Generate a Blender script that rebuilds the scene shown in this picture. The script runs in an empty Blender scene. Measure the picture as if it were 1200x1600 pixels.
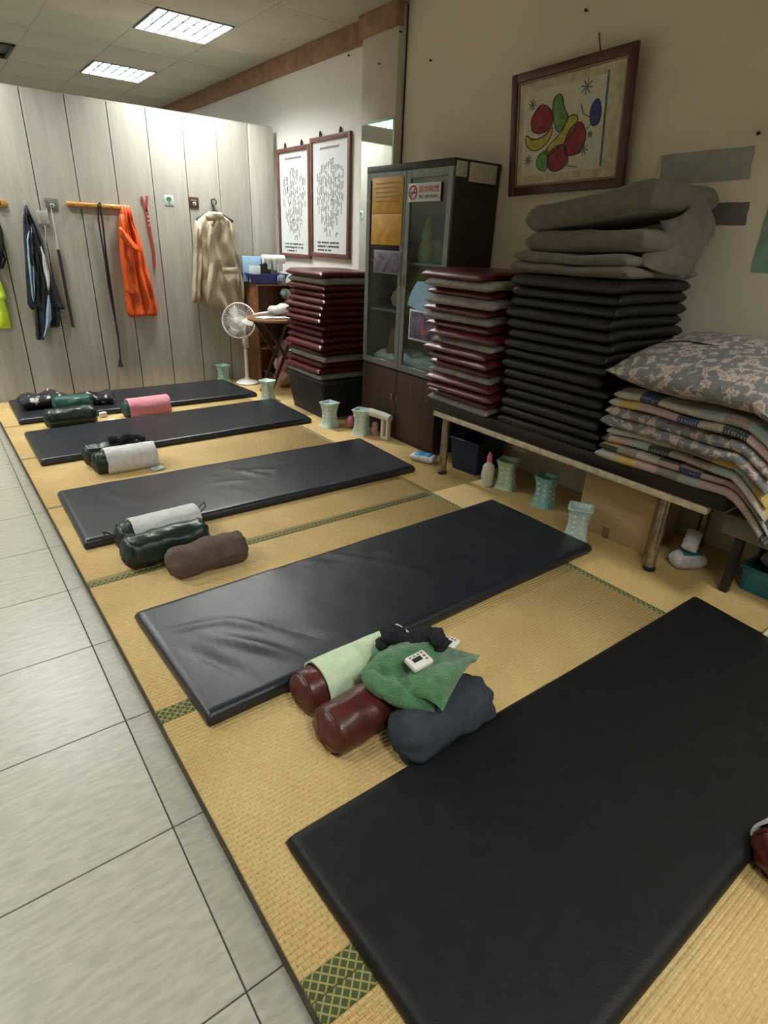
import bpy, bmesh, math, random
from mathutils import Vector, Matrix, noise
random.seed(7)
S = bpy.context.scene
C = S.collection
PI = math.pi

# ------------------------------------------------------------------ camera
RM = Matrix(((0.802, 0.222, -0.554), (-0.596, 0.361, -0.717), (0.041, 0.906, 0.422)))
F = 905.0
def _cam_axes():
    down = Vector((512-600, -(2743-800), -F)).normalized(); up = -down
    y = Vector((-150-600, -(350-800), -F)).normalized()
    y = (y - up*(y@up)).normalized()
    x = y.cross(up)
    return Matrix((x, y, up))
RM = _cam_axes()
EYE = Vector((0, 0, 1.55))
cam = bpy.data.objects.new('camera', bpy.data.cameras.new('camera'))
C.objects.link(cam)
cam.matrix_world = Matrix.Translation(EYE) @ RM.to_4x4()
cam.data.sensor_fit = 'HORIZONTAL'; cam.data.sensor_width = 36; cam.data.lens = F/1200*36
cam.data.clip_start = 0.02
S.camera = cam

# ------------------------------------------------------------------ world, exposure
W = bpy.data.worlds.new('world'); S.world = W; W.use_nodes = True
W.node_tree.nodes['Background'].inputs[0].default_value = (0.9, 0.95, 1.0, 1)
W.node_tree.nodes['Background'].inputs[1].default_value = 0.05
S.view_settings.view_transform = 'Standard'
try: S.view_settings.look = 'None'
except Exception: pass
S.view_settings.gamma = 1.0
S.view_settings.use_curve_mapping = False
S.view_settings.exposure = 1.0
LAMP = 20.0          # watts of each tube-like light in the ceiling fixtures
LAMP_COLOR = (0.98, 1.0, 0.96)

def at(px, py, z=None, X=None, Y=None):
    """measured photograph point -> world point on a known plane (used for measuring only)"""
    d = RM @ Vector((px-600, -(py-800), -F))
    t = (X-EYE.x)/d.x if X is not None else (Y-EYE.y)/d.y if Y is not None else (z-EYE.z)/d.z
    return EYE + d*t

# ------------------------------------------------------------------ materials
def nmat(name, col, rough=0.6, metal=0.0, var=0.0, vscale=8.0, bump=0.0, bscale=60.0, spec=0.5, sheen=0.0,
         col2=None, stretch=(1, 1, 1), coat=0.0, detail=4):
    m = bpy.data.materials.new(name); m.use_nodes = True
    nt = m.node_tree; N = nt.nodes; L = nt.links
    b = N['Principled BSDF']
    b.inputs['Roughness'].default_value = rough
    b.inputs['Metallic'].default_value = metal
    b.inputs['Specular IOR Level'].default_value = spec
    b.inputs['Sheen Weight'].default_value = sheen
    b.inputs['Coat Weight'].default_value = coat
    b.inputs['Base Color'].default_value = (*col, 1)
    tc = N.new('ShaderNodeTexCoord'); mp = N.new('ShaderNodeMapping'); mp.inputs['Scale'].default_value = stretch
    L.new(tc.outputs['Object'], mp.inputs[0])
    if var or col2:
        n = N.new('ShaderNodeTexNoise'); n.inputs['Scale'].default_value = vscale; n.inputs['Detail'].default_value = detail
        L.new(mp.outputs[0], n.inputs['Vector'])
        r = N.new('ShaderNodeValToRGB')
        c2 = col2 or tuple(max(0, c*(1-var)) for c in col)
        c1 = col if col2 else tuple(min(1, c*(1+var*0.6)) for c in col)
        r.color_ramp.elements[0].position = 0.35; r.color_ramp.elements[1].position = 0.65
        r.color_ramp.elements[0].color = (*c2, 1); r.color_ramp.elements[1].color = (*c1, 1)
        L.new(n.outputs[0], r.inputs[0]); L.new(r.outputs[0], b.inputs['Base Color'])
    if bump:
        n2 = N.new('ShaderNodeTexNoise'); n2.inputs['Scale'].default_value = bscale; n2.inputs['Detail'].default_value = 3
        L.new(mp.outputs[0], n2.inputs['Vector'])
        bp = N.new('ShaderNodeBump'); bp.inputs['Strength'].default_value = bump; bp.inputs['Distance'].default_value = 0.01
        L.new(n2.outputs[0], bp.inputs['Height']); L.new(bp.outputs[0], b.inputs['Normal'])
    return m

def glass_mat(name, tint=(0.8, 0.9, 0.88), gloss=0.12):
    m = bpy.data.materials.new(name); m.use_nodes = True
    N = m.node_tree.nodes; L = m.node_tree.links
    out = N['Material Output']; N.remove(N['Principled BSDF'])
    tr = N.new('ShaderNodeBsdfTransparent'); tr.inputs[0].default_value = (*tint, 1)
    gl = N.new('ShaderNodeBsdfGlossy'); gl.inputs['Roughness'].default_value = 0.08
    df = N.new('ShaderNodeBsdfDiffuse'); df.inputs[0].default_value = (0.35, 0.42, 0.40, 1)
    lw = N.new('ShaderNodeLayerWeight'); lw.inputs[0].default_value = 0.5
    pw = N.new('ShaderNodeMath'); pw.operation = 'POWER'; pw.inputs[1].default_value = 4.0; L.new(lw.outputs['Facing'], pw.inputs[0])
    fr = N.new('ShaderNodeMath'); fr.operation = 'MULTIPLY_ADD'; fr.inputs[1].default_value = 0.6; fr.inputs[2].default_value = 0.035; L.new(pw.outputs[0], fr.inputs[0])
    m1 = N.new('ShaderNodeMixShader'); m2 = N.new('ShaderNodeMixShader'); m2.inputs[0].default_value = gloss
    L.new(fr.outputs[0], m1.inputs[0]); L.new(tr.outputs[0], m1.inputs[1]); L.new(gl.outputs[0], m1.inputs[2])
    L.new(m1.outputs[0], m2.inputs[1]); L.new(df.outputs[0], m2.inputs[2]); L.new(m2.outputs[0], out.inputs[0])
    return m

M = {}
M['wall'] = nmat('wall_plaster', (0.75, 0.68, 0.55), 0.85, var=0.06, vscale=1.3, bump=0.08, bscale=40)
M['wall_white'] = nmat('wall_white_plaster', (0.80, 0.77, 0.72), 0.8, var=0.04, vscale=1.5, bump=0.05, bscale=40)
M['column'] = nmat('column_plaster', (0.60, 0.565, 0.48), 0.8, var=0.12, vscale=4, bump=0.15, bscale=30)
M['ceil'] = nmat('ceiling_board', (0.48, 0.45, 0.36), 0.9, var=0.10, vscale=1.8, bump=0.1, bscale=80)
M['grid'] = nmat('ceiling_grid_metal', (0.42, 0.40, 0.33), 0.7, var=0.1)
M['fascia'] = nmat('copper_brown_fascia', (0.33, 0.185, 0.11), 0.7, var=0.25, vscale=9, bump=0.35, bscale=35)
M['panel'] = nmat('pale_wood_laminate', (0.50, 0.475, 0.415), 0.6, col2=(0.42, 0.40, 0.345), vscale=5, stretch=(5, 5, .35), bump=0.04, bscale=30, detail=8)
M['gap'] = nmat('dark_gap', (0.03, 0.028, 0.025), 0.9, var=0.2)
M['tile'] = nmat('stone_tile', (0.40, 0.38, 0.31), 0.36, col2=(0.32, 0.305, 0.25), vscale=13, stretch=(1.0, 4.0, 1), bump=0.05, bscale=30, detail=10)
M['grout'] = nmat('tile_grout', (0.05, 0.045, 0.035), 0.9, var=0.2)
M['edge'] = nmat('dark_platform_edge', (0.035, 0.026, 0.018), 0.7, col2=(0.10, 0.075, 0.045), vscale=12)
M['vinyl'] = nmat('black_vinyl', (0.016, 0.018, 0.025), 0.33, var=0.2, vscale=14, bump=0.12, bscale=220)
M['vinyl_matte'] = nmat('black_vinyl_matte', (0.007, 0.007, 0.008), 0.5, var=0.25, vscale=25, bump=0.15, bscale=260, spec=0.3)
M['vinyl_stack'] = nmat('black_mat_cover', (0.006, 0.0055, 0.006), 0.42, var=0.3, vscale=18, bump=0.2, bscale=120)
M['burg'] = nmat('burgundy_vinyl', (0.105, 0.014, 0.020), 0.30, var=0.3, vscale=12, bump=0.15, bscale=130)
M['grey'] = nmat('grey_felt', (0.27, 0.255, 0.235), 0.85, var=0.18, vscale=30, bump=0.3, bscale=200)
M['blanket'] = nmat('taupe_grey_blanket', (0.15, 0.13, 0.108), 0.9, var=0.15, vscale=20, bump=0.3, bscale=240, sheen=0.2)
M['darkwood'] = nmat('dark_brown_cabinet', (0.062, 0.030, 0.020), 0.45, col2=(0.032, 0.020, 0.015), vscale=6, stretch=(6, 6, .5), bump=0.05)
M['blackwood'] = nmat('charcoal_cabinet', (0.028, 0.025, 0.023), 0.5, var=0.25, vscale=10, bump=0.05)
M['alu'] = nmat('grey_aluminium', (0.20, 0.22, 0.205), 0.4, metal=0.35, var=0.15, vscale=20)
M['steel'] = nmat('worn_chrome', (0.42, 0.39, 0.34), 0.25, metal=0.9, var=0.3, vscale=30, bump=0.1)
M['rail'] = nmat('cream_steel_rail', (0.72, 0.65, 0.50), 0.4, metal=0.3, var=0.2, vscale=20)
M['frame'] = nmat('mahogany_frame', (0.085, 0.025, 0.018), 0.4, var=0.35, vscale=18, bump=0.1)
M['frame2'] = nmat('brown_chart_frame', (0.16, 0.065, 0.045), 0.5, var=0.25, vscale=20)
M['paper'] = nmat('white_paper', (0.66, 0.68, 0.68), 0.8, var=0.03, vscale=5)
M['cream'] = nmat('cream_paper', (0.60, 0.56, 0.45), 0.8, var=0.1, vscale=20)
M['ink'] = nmat('black_ink', (0.03, 0.03, 0.035), 0.8, var=0.1)
M['inkgrey'] = nmat('grey_ink', (0.12, 0.12, 0.13), 0.8, var=0.1)
M['red'] = nmat('red_ink', (0.55, 0.05, 0.04), 0.7, var=0.1)
M['mirror'] = nmat('mirror_glass', (0.85, 0.9, 0.88), 0.03, metal=1.0, var=0.02)
M['white'] = nmat('white_plastic', (0.78, 0.77, 0.73), 0.4, var=0.05, vscale=10)
M['ivory'] = nmat('ivory_plastic', (0.74, 0.70, 0.62), 0.4, var=0.06, vscale=10)
M['mint'] = nmat('mint_plastic', (0.40, 0.66, 0.56), 0.4, var=0.12, vscale=30)
M['sage'] = nmat('sage_plastic', (0.48, 0.60, 0.46), 0.45, var=0.12, vscale=30)
M['teal'] = nmat('teal_plastic', (0.26, 0.50, 0.46), 0.45, var=0.12, vscale=30)
M['palemint'] = nmat('pale_mint_plastic', (0.55, 0.70, 0.66), 0.4, var=0.12, vscale=30)
M['studpale'] = nmat('pale_stud_plastic', (0.62, 0.74, 0.66), 0.35, var=0.05)
M['bluebin'] = nmat('navy_plastic', (0.018, 0.03, 0.065), 0.4, var=0.2, vscale=10)
M['blackbin'] = nmat('black_plastic', (0.020, 0.022, 0.027), 0.5, var=0.25, vscale=8)
M['tray'] = nmat('blue_tray', (0.03, 0.03, 0.22), 0.4, var=0.1)
M['card'] = nmat('corrugated_cardboard', (0.50, 0.35, 0.18), 0.85, var=0.1, vscale=5, bump=0.08, stretch=(1, 1, 12))
M['tape'] = nmat('brown_tape', (0.26, 0.165, 0.075), 0.35, var=0.1)
M['brownwood'] = nmat('brown_wood', (0.20, 0.085, 0.035), 0.5, var=0.35, vscale=10, stretch=(6, 1, 1))
M['darkleg'] = nmat('dark_stained_wood', (0.07, 0.03, 0.02), 0.5, var=0.3, vscale=10)
M['orangewood'] = nmat('varnished_orange_wood', (0.50, 0.25, 0.06), 0.4, var=0.25, vscale=12, stretch=(.5, 1, 6))
M['orange'] = nmat('orange_nylon', (0.72, 0.10, 0.012), 0.55, var=0.08, vscale=14, bump=0.3, bscale=50)
M['khaki'] = nmat('khaki_cotton', (0.47, 0.40, 0.28), 0.85, var=0.05, vscale=14, bump=0.3, bscale=50)
M['navyjacket'] = nmat('dark_navy_nylon', (0.012, 0.014, 0.024), 0.6, var=0.4, vscale=14, bump=0.3, bscale=40)
M['bluestripe'] = nmat('pale_blue_lining', (0.22, 0.33, 0.44), 0.7, var=0.2, vscale=14)
M['whitestripe'] = nmat('white_lining', (0.58, 0.60, 0.56), 0.7, var=0.1, vscale=14)
M['neon'] = nmat('neon_yellow_vest', (0.70, 0.95, 0.05), 0.7, var=0.1, vscale=14, bump=0.2)
M['darkgreen'] = nmat('dark_green_vinyl', (0.011, 0.021, 0.019), 0.33, var=0.25, vscale=20, bump=0.2, bscale=60)
M['green'] = nmat('deep_green_vinyl', (0.02, 0.085, 0.07), 0.4, var=0.25, vscale=20, bump=0.2, bscale=60)
M['brownfab'] = nmat('taupe_brown_fabric', (0.115, 0.078, 0.062), 0.9, var=0.15, vscale=40, bump=0.35, bscale=160)
M['burgbol'] = nmat('oxblood_leather', (0.085, 0.018, 0.014), 0.33, var=0.3, vscale=12, bump=0.12, bscale=140)
M['navyfab'] = nmat('blue_grey_fabric', (0.032, 0.040, 0.052), 0.9, var=0.2, vscale=50, bump=0.3, bscale=220)
M['pink'] = nmat('pink_terry', (0.80, 0.30, 0.36), 0.95, var=0.12, vscale=30, bump=0.6, bscale=150, sheen=0.3)
M['palegreen'] = nmat('pale_green_terry', (0.62, 0.76, 0.52), 0.95, var=0.08, vscale=30, bump=0.5, bscale=180, sheen=0.2)
M['whitetowel'] = nmat('white_terry', (0.66, 0.66, 0.66), 0.95, var=0.1, vscale=30, bump=0.6, bscale=150, sheen=0.2)
M['greentowel'] = nmat('green_terry', (0.075, 0.22, 0.09), 0.97, var=0.3, vscale=22, bump=0.9, bscale=170, sheen=0.35)
M['blackfab'] = nmat('black_knit', (0.012, 0.012, 0.018), 0.9, var=0.3, vscale=40, bump=0.6, bscale=150)
M['greytape'] = nmat('grey_duct_tape', (0.34, 0.335, 0.315), 0.5, var=0.12, vscale=12, bump=0.1)
M['darktape'] = nmat('dark_grey_tape', (0.15, 0.155, 0.14), 0.5, var=0.15, vscale=16, bump=0.1)
M['greenpaper'] = nmat('faded_green_paper', (0.20, 0.33, 0.25), 0.7, var=0.15, vscale=10)
M['yellow'] = nmat('mustard_flyer', (0.62, 0.34, 0.035), 0.5, col2=(0.46, 0.24, 0.03), vscale=16)
M['photo'] = nmat('dark_photo_print', (0.05, 0.045, 0.10), 0.4, col2=(0.20, 0.16, 0.22), vscale=18)
M['redglow'] = nmat('orange_red_print', (0.55, 0.12, 0.06), 0.5, col2=(0.25, 0.06, 0.2), vscale=30)
M['lightblue'] = nmat('light_blue_paper', (0.30, 0.50, 0.68), 0.7, var=0.1)
M['celery'] = nmat('celery_green_glaze', (0.33, 0.50, 0.08), 0.35, var=0.2, vscale=14)
M['pinkplush'] = nmat('pale_pink_plush', (0.55, 0.36, 0.34), 0.95, var=0.15, vscale=30, bump=0.3)
M['redbag'] = nmat('terracotta_bag', (0.42, 0.13, 0.09), 0.8, var=0.25, vscale=12, bump=0.2)
M['bluepack'] = nmat('blue_wet_wipe_print', (0.05, 0.30, 0.62), 0.35, var=0.25, vscale=20)
M['foilwhite'] = nmat('glossy_white_pack', (0.62, 0.62, 0.66), 0.3, var=0.2, vscale=20)
M['tealpack'] = nmat('teal_pack_print', (0.03, 0.16, 0.20), 0.4, var=0.3, vscale=25)
M['hotpink'] = nmat('hot_pink_plastic', (0.75, 0.22, 0.34), 0.4, var=0.15)
M['clear'] = glass_mat('clear_plastic', (0.85, 0.85, 0.82), 0.45)
M['glass'] = glass_mat('cabinet_glass', (0.86, 0.92, 0.90), 0.025)
M['lcd'] = nmat('dark_lcd', (0.03, 0.035, 0.03), 0.3, var=0.1)
M['timerblue'] = nmat('pale_blue_plastic', (0.40, 0.50, 0.55), 0.4, var=0.05)
M['black'] = nmat('black_plastic_small', (0.015, 0.015, 0.016), 0.4, var=0.1)
M['cord'] = nmat('dark_plum_cord', (0.04, 0.022, 0.028), 0.8, var=0.2)
M['greyrod'] = nmat('dark_grey_rod', (0.035, 0.035, 0.04), 0.5, var=0.2)
M['redstrap'] = nmat('red_strap', (0.45, 0.06, 0.05), 0.7, var=0.2, vscale=30)
M['grass'] = nmat('green_sticker', (0.05, 0.22, 0.10), 0.6, var=0.2, vscale=60)
M['greybox'] = nmat('warm_grey_upholstery', (0.22, 0.20, 0.17), 0.7, var=0.12, vscale=10)
M['louver'] = nmat('louver_aluminium', (0.07, 0.09, 0.095), 0.5, metal=0.0, var=0.03)
M['lampback'] = nmat('lamp_reflector', (0.30, 0.34, 0.34), 0.4, metal=0.2, var=0.02)
M['p_red'] = nmat('picture_red', (0.28, 0.04, 0.05), 0.8, var=0.3, vscale=30)
M['p_green'] = nmat('picture_green', (0.14, 0.28, 0.09), 0.8, var=0.3, vscale=30)
M['p_yellow'] = nmat('picture_yellow', (0.50, 0.42, 0.09), 0.8, var=0.3, vscale=30)
M['p_blue'] = nmat('picture_blue', (0.04, 0.06, 0.22), 0.8, var=0.3, vscale=30)
M['p_teal'] = nmat('picture_teal', (0.10, 0.19, 0.18), 0.8, var=0.3, vscale=30)
M['p_paper'] = nmat('picture_cream', (0.52, 0.47, 0.33), 0.85, var=0.22, vscale=22)

def tube_light_mat():
    m = bpy.data.materials.new('lamp_tube'); m.use_nodes = True
    b = m.node_tree.nodes['Principled BSDF']
    b.inputs['Emission Color'].default_value = (*LAMP_COLOR, 1); b.inputs['Emission Strength'].default_value = 14
    return m
M['tube'] = tube_light_mat()

def tatami_mat():
    m = bpy.data.materials.new('woven_rush'); m.use_nodes = True
    N = m.node_tree.nodes; L = m.node_tree.links; b = N['Principled BSDF']
    b.inputs['Roughness'].default_value = 0.62
    tc = N.new('ShaderNodeTexCoord')
    # wide tone differences + thin straw streaks
    n1 = N.new('ShaderNodeTexNoise'); n1.inputs['Scale'].default_value = 2.5; n1.inputs['Detail'].default_value = 5
    L.new(tc.outputs['Object'], n1.inputs['Vector'])
    mp = N.new('ShaderNodeMapping'); mp.inputs['Scale'].default_value = (38, 240, 1)
    L.new(tc.outputs['UV'], mp.inputs[0])
    n2 = N.new('ShaderNodeTexNoise'); n2.inputs['Scale'].default_value = 1.0; n2.inputs['Detail'].default_value = 2
    L.new(mp.outputs[0], n2.inputs['Vector'])
    mx = N.new('ShaderNodeMix'); mx.data_type = 'FLOAT'; mx.inputs[0].default_value = 0.5
    L.new(n1.outputs[0], mx.inputs[2]); L.new(n2.outputs[0], mx.inputs[3])
    r = N.new('ShaderNodeValToRGB')
    r.color_ramp.elements[0].position = 0.3; r.color_ramp.elements[0].color = (0.47, 0.305, 0.105, 1)
    r.color_ramp.elements[1].position = 0.7; r.color_ramp.elements[1].color = (0.72, 0.525, 0.235, 1)
    L.new(mx.outputs[0], r.inputs[0]); L.new(r.outputs[0], b.inputs['Base Color'])
    # cross stitches as bump
    br = N.new('ShaderNodeTexBrick'); br.offset = 0.5; br.inputs['Scale'].default_value = 1.0
    br.inputs['Brick Width'].default_value = 0.021; br.inputs['Row Height'].default_value = 0.0158
    br.inputs['Mortar Size'].default_value = 0.0022; br.inputs['Mortar Smooth'].default_value = 0.6
    L.new(tc.outputs['UV'], br.inputs['Vector'])
    bp = N.new('ShaderNodeBump'); bp.inputs['Strength'].default_value = 0.6; bp.inputs['Distance'].default_value = 0.003; bp.invert = True
    L.new(br.outputs['Fac'], bp.inputs['Height']); L.new(bp.outputs[0], b.inputs['Normal'])
    return m
M['tatami'] = tatami_mat()

def border_mat(name, c1, c2):
    m = bpy.data.materials.new(name); m.use_nodes = True
    N = m.node_tree.nodes; L = m.node_tree.links; b = N['Principled BSDF']
    b.inputs['Roughness'].default_value = 0.7
    tc = N.new('ShaderNodeTexCoord'); mp = N.new('ShaderNodeMapping')
    mp.inputs['Rotation'].default_value = (0, 0, PI/4); mp.inputs['Scale'].default_value = (1, 1, 1)
    L.new(tc.outputs['UV'], mp.inputs[0])
    br = N.new('ShaderNodeTexBrick'); br.offset = 0.0; br.inputs['Scale'].default_value = 1
    br.inputs['Brick Width'].default_value = 0.019; br.inputs['Row Height'].default_value = 0.019
    br.inputs['Mortar Size'].default_value = 0.0022
    br.inputs['Color1'].default_value = (*c1, 1); br.inputs['Color2'].default_value = (*c1, 1); br.inputs['Mortar'].default_value = (*c2, 1)
    L.new(mp.outputs[0], br.inputs['Vector']); L.new(br.outputs['Color'], b.inputs['Base Color'])
    return m
M['heri'] = border_mat('green_diamond_brocade', (0.055, 0.07, 0.018), (0.30, 0.27, 0.10))
M['heri2'] = border_mat('worn_olive_brocade', (0.20, 0.165, 0.06), (0.33, 0.25, 0.11))

def quilt_mat(name, kind):
    m = bpy.data.materials.new(name); m.use_nodes = True
    N = m.node_tree.nodes; L = m.node_tree.links; b = N['Principled BSDF']
    b.inputs['Roughness'].default_value = 0.9
    tc = N.new('ShaderNodeTexCoord')
    n = N.new('ShaderNodeTexNoise'); n.inputs['Scale'].default_value = 15; n.inputs['Detail'].default_value = 3
    L.new(tc.outputs['UV'], n.inputs['Vector'])
    v = N.new('ShaderNodeTexVoronoi'); v.inputs['Scale'].default_value = 22; L.new(tc.outputs['UV'], v.inputs['Vector'])
    # floral: blossoms where voronoi cells are close to their centre and noise is high
    r = N.new('ShaderNodeValToRGB'); cr = r.color_ramp
    cr.elements[0].position = 0.0; cr.elements[0].color = (0.10, 0.12, 0.125, 1)
    cr.elements[1].position = 1.0; cr.elements[1].color = (0.50, 0.43, 0.36, 1)
    for p, c in ((0.40, (0.19, 0.20, 0.20)), (0.50, (0.20, 0.18, 0.19)), (0.54, (0.46, 0.40, 0.34)), (0.61, (0.52, 0.45, 0.42)), (0.64, (0.34, 0.17, 0.20)), (0.70, (0.45, 0.40, 0.33))):
        e = cr.elements.new(p); e.color = (*c, 1)
    L.new(n.outputs[0], r.inputs[0])
    r2 = N.new('ShaderNodeValToRGB'); r2.color_ramp.elements[0].position = 0.12; r2.color_ramp.elements[1].position = 0.2
    r2.color_ramp.elements[0].color = (1, 1, 1, 1); r2.color_ramp.elements[1].color = (0, 0, 0, 1)
    L.new(v.outputs['Distance'], r2.inputs[0])
    fm = N.new('ShaderNodeMix'); fm.data_type = 'RGBA'
    mm = N.new('ShaderNodeMath'); mm.operation = 'MULTIPLY'; mm.inputs[1].default_value = 0.35
    L.new(r2.outputs[0], mm.inputs[0]); L.new(mm.outputs[0], fm.inputs[0]); L.new(r.outputs[0], fm.inputs[6])
    fm.inputs[7].default_value = (0.5, 0.38, 0.38, 1)
    if kind == 'floral':
        L.new(tc.outputs['Object'], n.inputs['Vector']); L.new(tc.outputs['Object'], v.inputs['Vector']); n.inputs['Scale'].default_value = 24
        L.new(fm.outputs[2], b.inputs['Base Color'])
    else:
        sn = N.new('ShaderNodeVectorMath'); sn.operation = 'SNAP'; sn.inputs[1].default_value = (0.105, 0.105, 10)
        L.new(tc.outputs['UV'], sn.inputs[0])
        wn = N.new('ShaderNodeTexWhiteNoise'); wn.noise_dimensions = '3D'; L.new(sn.outputs[0], wn.inputs['Vector'])
        r3 = N.new('ShaderNodeValToRGB'); r3.color_ramp.interpolation = 'CONSTANT'
        cols = [(0.30, 0.23, 0.19), (0.50, 0.34, 0.09), (0.030, 0.045, 0.035), (0.30, 0.36, 0.34), (0.40, 0.36, 0.30), (0.035, 0.05, 0.12), (0.42, 0.28, 0.26), (0.22, 0.20, 0.17), (0.44, 0.40, 0.36)]
        r3.color_ramp.elements[0].color = (*cols[0], 1)
        r3.color_ramp.elements[1].position = 1/9; r3.color_ramp.elements[1].color = (*cols[1], 1)
        for i in range(2, 9):
            e = r3.color_ramp.elements.new(i/9); e.color = (*cols[i], 1)
        L.new(wn.outputs['Value'], r3.inputs[0])
        v2 = N.new('ShaderNodeTexVoronoi'); v2.inputs['Scale'].default_value = 75; v2.inputs['Randomness'].default_value = 0.2
        L.new(tc.outputs['UV'], v2.inputs['Vector'])
        r4 = N.new('ShaderNodeValToRGB'); r4.color_ramp.elements[0].position = 0.2; r4.color_ramp.elements[1].position = 0.3
        r4.color_ramp.elements[0].color = (0.4, 0.4, 0.4, 1); r4.color_ramp.elements[1].color = (0, 0, 0, 1)
        L.new(v2.outputs['Distance'], r4.inputs[0])
        pm = N.new('ShaderNodeMix'); pm.data_type = 'RGBA'; L.new(r4.outputs[0], pm.inputs[0]); L.new(r3.outputs[0], pm.inputs[6]); pm.inputs[7].default_value = (0.55, 0.5, 0.42, 1)
        L.new(pm.outputs[2], b.inputs['Base Color'])
    bp = N.new('ShaderNodeBump'); bp.inputs['Strength'].default_value = 0.5; bp.inputs['Distance'].default_value = 0.02
    L.new(n.outputs[0], bp.inputs['Height']); L.new(bp.outputs[0], b.inputs['Normal'])
    return m
M['floral'] = quilt_mat('grey_floral_quilt', 'floral')
M['patch'] = quilt_mat('patchwork_quilt', 'patch')
def spotted_mat():
    m = nmat('black_cloth_with_white_flowers', (0.012, 0.012, 0.018), 0.85)
    N = m.node_tree.nodes; L = m.node_tree.links; b = N['Principled BSDF']
    v = N.new('ShaderNodeTexNoise'); v.inputs['Scale'].default_value = 16; v.inputs['Detail'].default_value = 2
    tc = N.new('ShaderNodeTexCoord'); L.new(tc.outputs['Object'], v.inputs['Vector'])
    r = N.new('ShaderNodeValToRGB'); r.color_ramp.elements[0].position = 0.60; r.color_ramp.elements[1].position = 0.64
    r.color_ramp.elements[0].color = (0.012, 0.012, 0.018, 1); r.color_ramp.elements[1].color = (0.5, 0.47, 0.4, 1)
    L.new(v.outputs[0], r.inputs[0]); L.new(r.outputs[0], b.inputs['Base Color'])
    return m
M['spotted'] = spotted_mat()

# ------------------------------------------------------------------ mesh helpers
def thing(name, label, cat, loc=(0, 0, 0), rz=0.0, group=None):
    o = bpy.data.objects.new(name, None); C.objects.link(o)
    o.empty_display_size = 0.05
    o.location = loc; o.rotation_euler = (0, 0, rz)
    o['label'] = label; o['category'] = cat
    if group: o['group'] = group
    return o
def tag(o, label, cat, group=None):
    o['label'] = label; o['category'] = cat
    if group: o['group'] = group
    return o
def struct(o): o['kind'] = 'structure'; return o

def link(name, me, mat=None, parent=None, loc=(0, 0, 0), rot=(0, 0, 0)):
    o = bpy.data.objects.new(name, me); C.objects.link(o)
    if mat is not None and not me.materials: me.materials.append(M[mat] if isinstance(mat, str) else mat)
    if parent: o.parent = parent
    o.location = loc; o.rotation_euler = rot
    return o
def done(name, bm, mat, parent=None, loc=(0, 0, 0), rot=(0, 0, 0), smooth=True, ang=0.7):
    me = bpy.data.meshes.new(name)
    bmesh.ops.recalc_face_normals(bm, faces=bm.faces[:])
    if smooth:
        for f in bm.faces: f.smooth = True
        for e in bm.edges:
            if len(e.link_faces) == 2 and e.calc_face_angle(0) > ang: e.smooth = False
    bm.to_mesh(me); bm.free()
    return link(name, me, mat, parent, loc, rot)

def bx(bm, x0, x1, y0, y1, z0, z1, bev=0.0, seg=2, mtx=None):
    vs = [bm.verts.new((x, y, z)) for x in (x0, x1) for y in (y0, y1) for z in (z0, z1)]
    fs = [bm.faces.new([vs[i] for i in q]) for q in ((0, 1, 3, 2), (4, 6, 7, 5), (0, 4, 5, 1), (2, 3, 7, 6), (0, 2, 6, 4), (1, 5, 7, 3))]
    if bev > 0:
        es = list({e for f in fs for e in f.edges})
        r = bmesh.ops.bevel(bm, geom=es, offset=bev, segments=seg, profile=0.5, affect='EDGES')
        vs = list({v for f in r['faces'] for v in f.verts} | {v for v in vs if v.is_valid})
    if mtx is not None: bmesh.ops.transform(bm, matrix=mtx, verts=[v for v in vs if v.is_valid])
    return bm
def box(name, mat, x0, x1, y0, y1, z0, z1, bev=0.004, parent=None, loc=(0, 0, 0), rot=(0, 0, 0)):
    bm = bmesh.new(); bx(bm, x0, x1, y0, y1, z0, z1, bev)
    return done(name, bm, mat, parent, loc, rot)

def rings(bm, rgs, cap=True, closed=False):
    """rgs: list of rings (lists of points)"""
    R = [[bm.verts.new(p) for p in r] for r in rgs]
    n = len(R[0])
    for a, b in zip(R, R[1:]):
        for i in range(n):
            j = (i+1) % n
            bm.faces.new((a[i], a[j], b[j], b[i]))
    if closed:
        a, b = R[-1], R[0]
        for i in range(n):
            j = (i+1) % n; bm.faces.new((a[i], a[j], b[j], b[i]))
    elif cap:
        for r, k in ((R[0], 1), (R[-1], 0)):
            c = Vector((0, 0, 0))
            for v in r: c += v.co
            cv = bm.verts.new(c/n)
            for i in range(n):
                j = (i+1) % n
                bm.faces.new((r[j], r[i], cv) if k else (r[i], r[j], cv))
    return bm
def lathe(bm, prof, n=24, axis='z', off=(0, 0, 0)):
    o = Vector(off); rg = []
    for r, z in prof:
        rg.append([o + Vector((r*math.cos(2*PI*i/n), r*math.sin(2*PI*i/n), z)) if axis == 'z' else
                   o + Vector((z, r*math.cos(2*PI*i/n), r*math.sin(2*PI*i/n))) for i in range(n)])
    return rings(bm, rg)
def tube(bm, pts, r, n=8, radii=None):
    pts = [Vector(p) for p in pts]; rg = []
    up = Vector((0, 0, 1))
    prev = None
    for i, p in enumerate(pts):
        d = (pts[min(i+1, len(pts)-1)] - pts[max(i-1, 0)]).normalized()
        if prev is None:
            u = d.cross(up if abs(d.z) < 0.9 else Vector((1, 0, 0))).normalized()
        else:
            u = (prev - d*(prev@d)).normalized()
        prev = u; w = d.cross(u)
        rr = radii[i] if radii else r
        rg.append([p + (u*math.cos(2*PI*k/n) + w*math.sin(2*PI*k/n))*rr for k in range(n)])
    return rings(bm, rg)

def nz(x, y, z=0.0): return noise.noise(Vector((x, y, z)))

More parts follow.
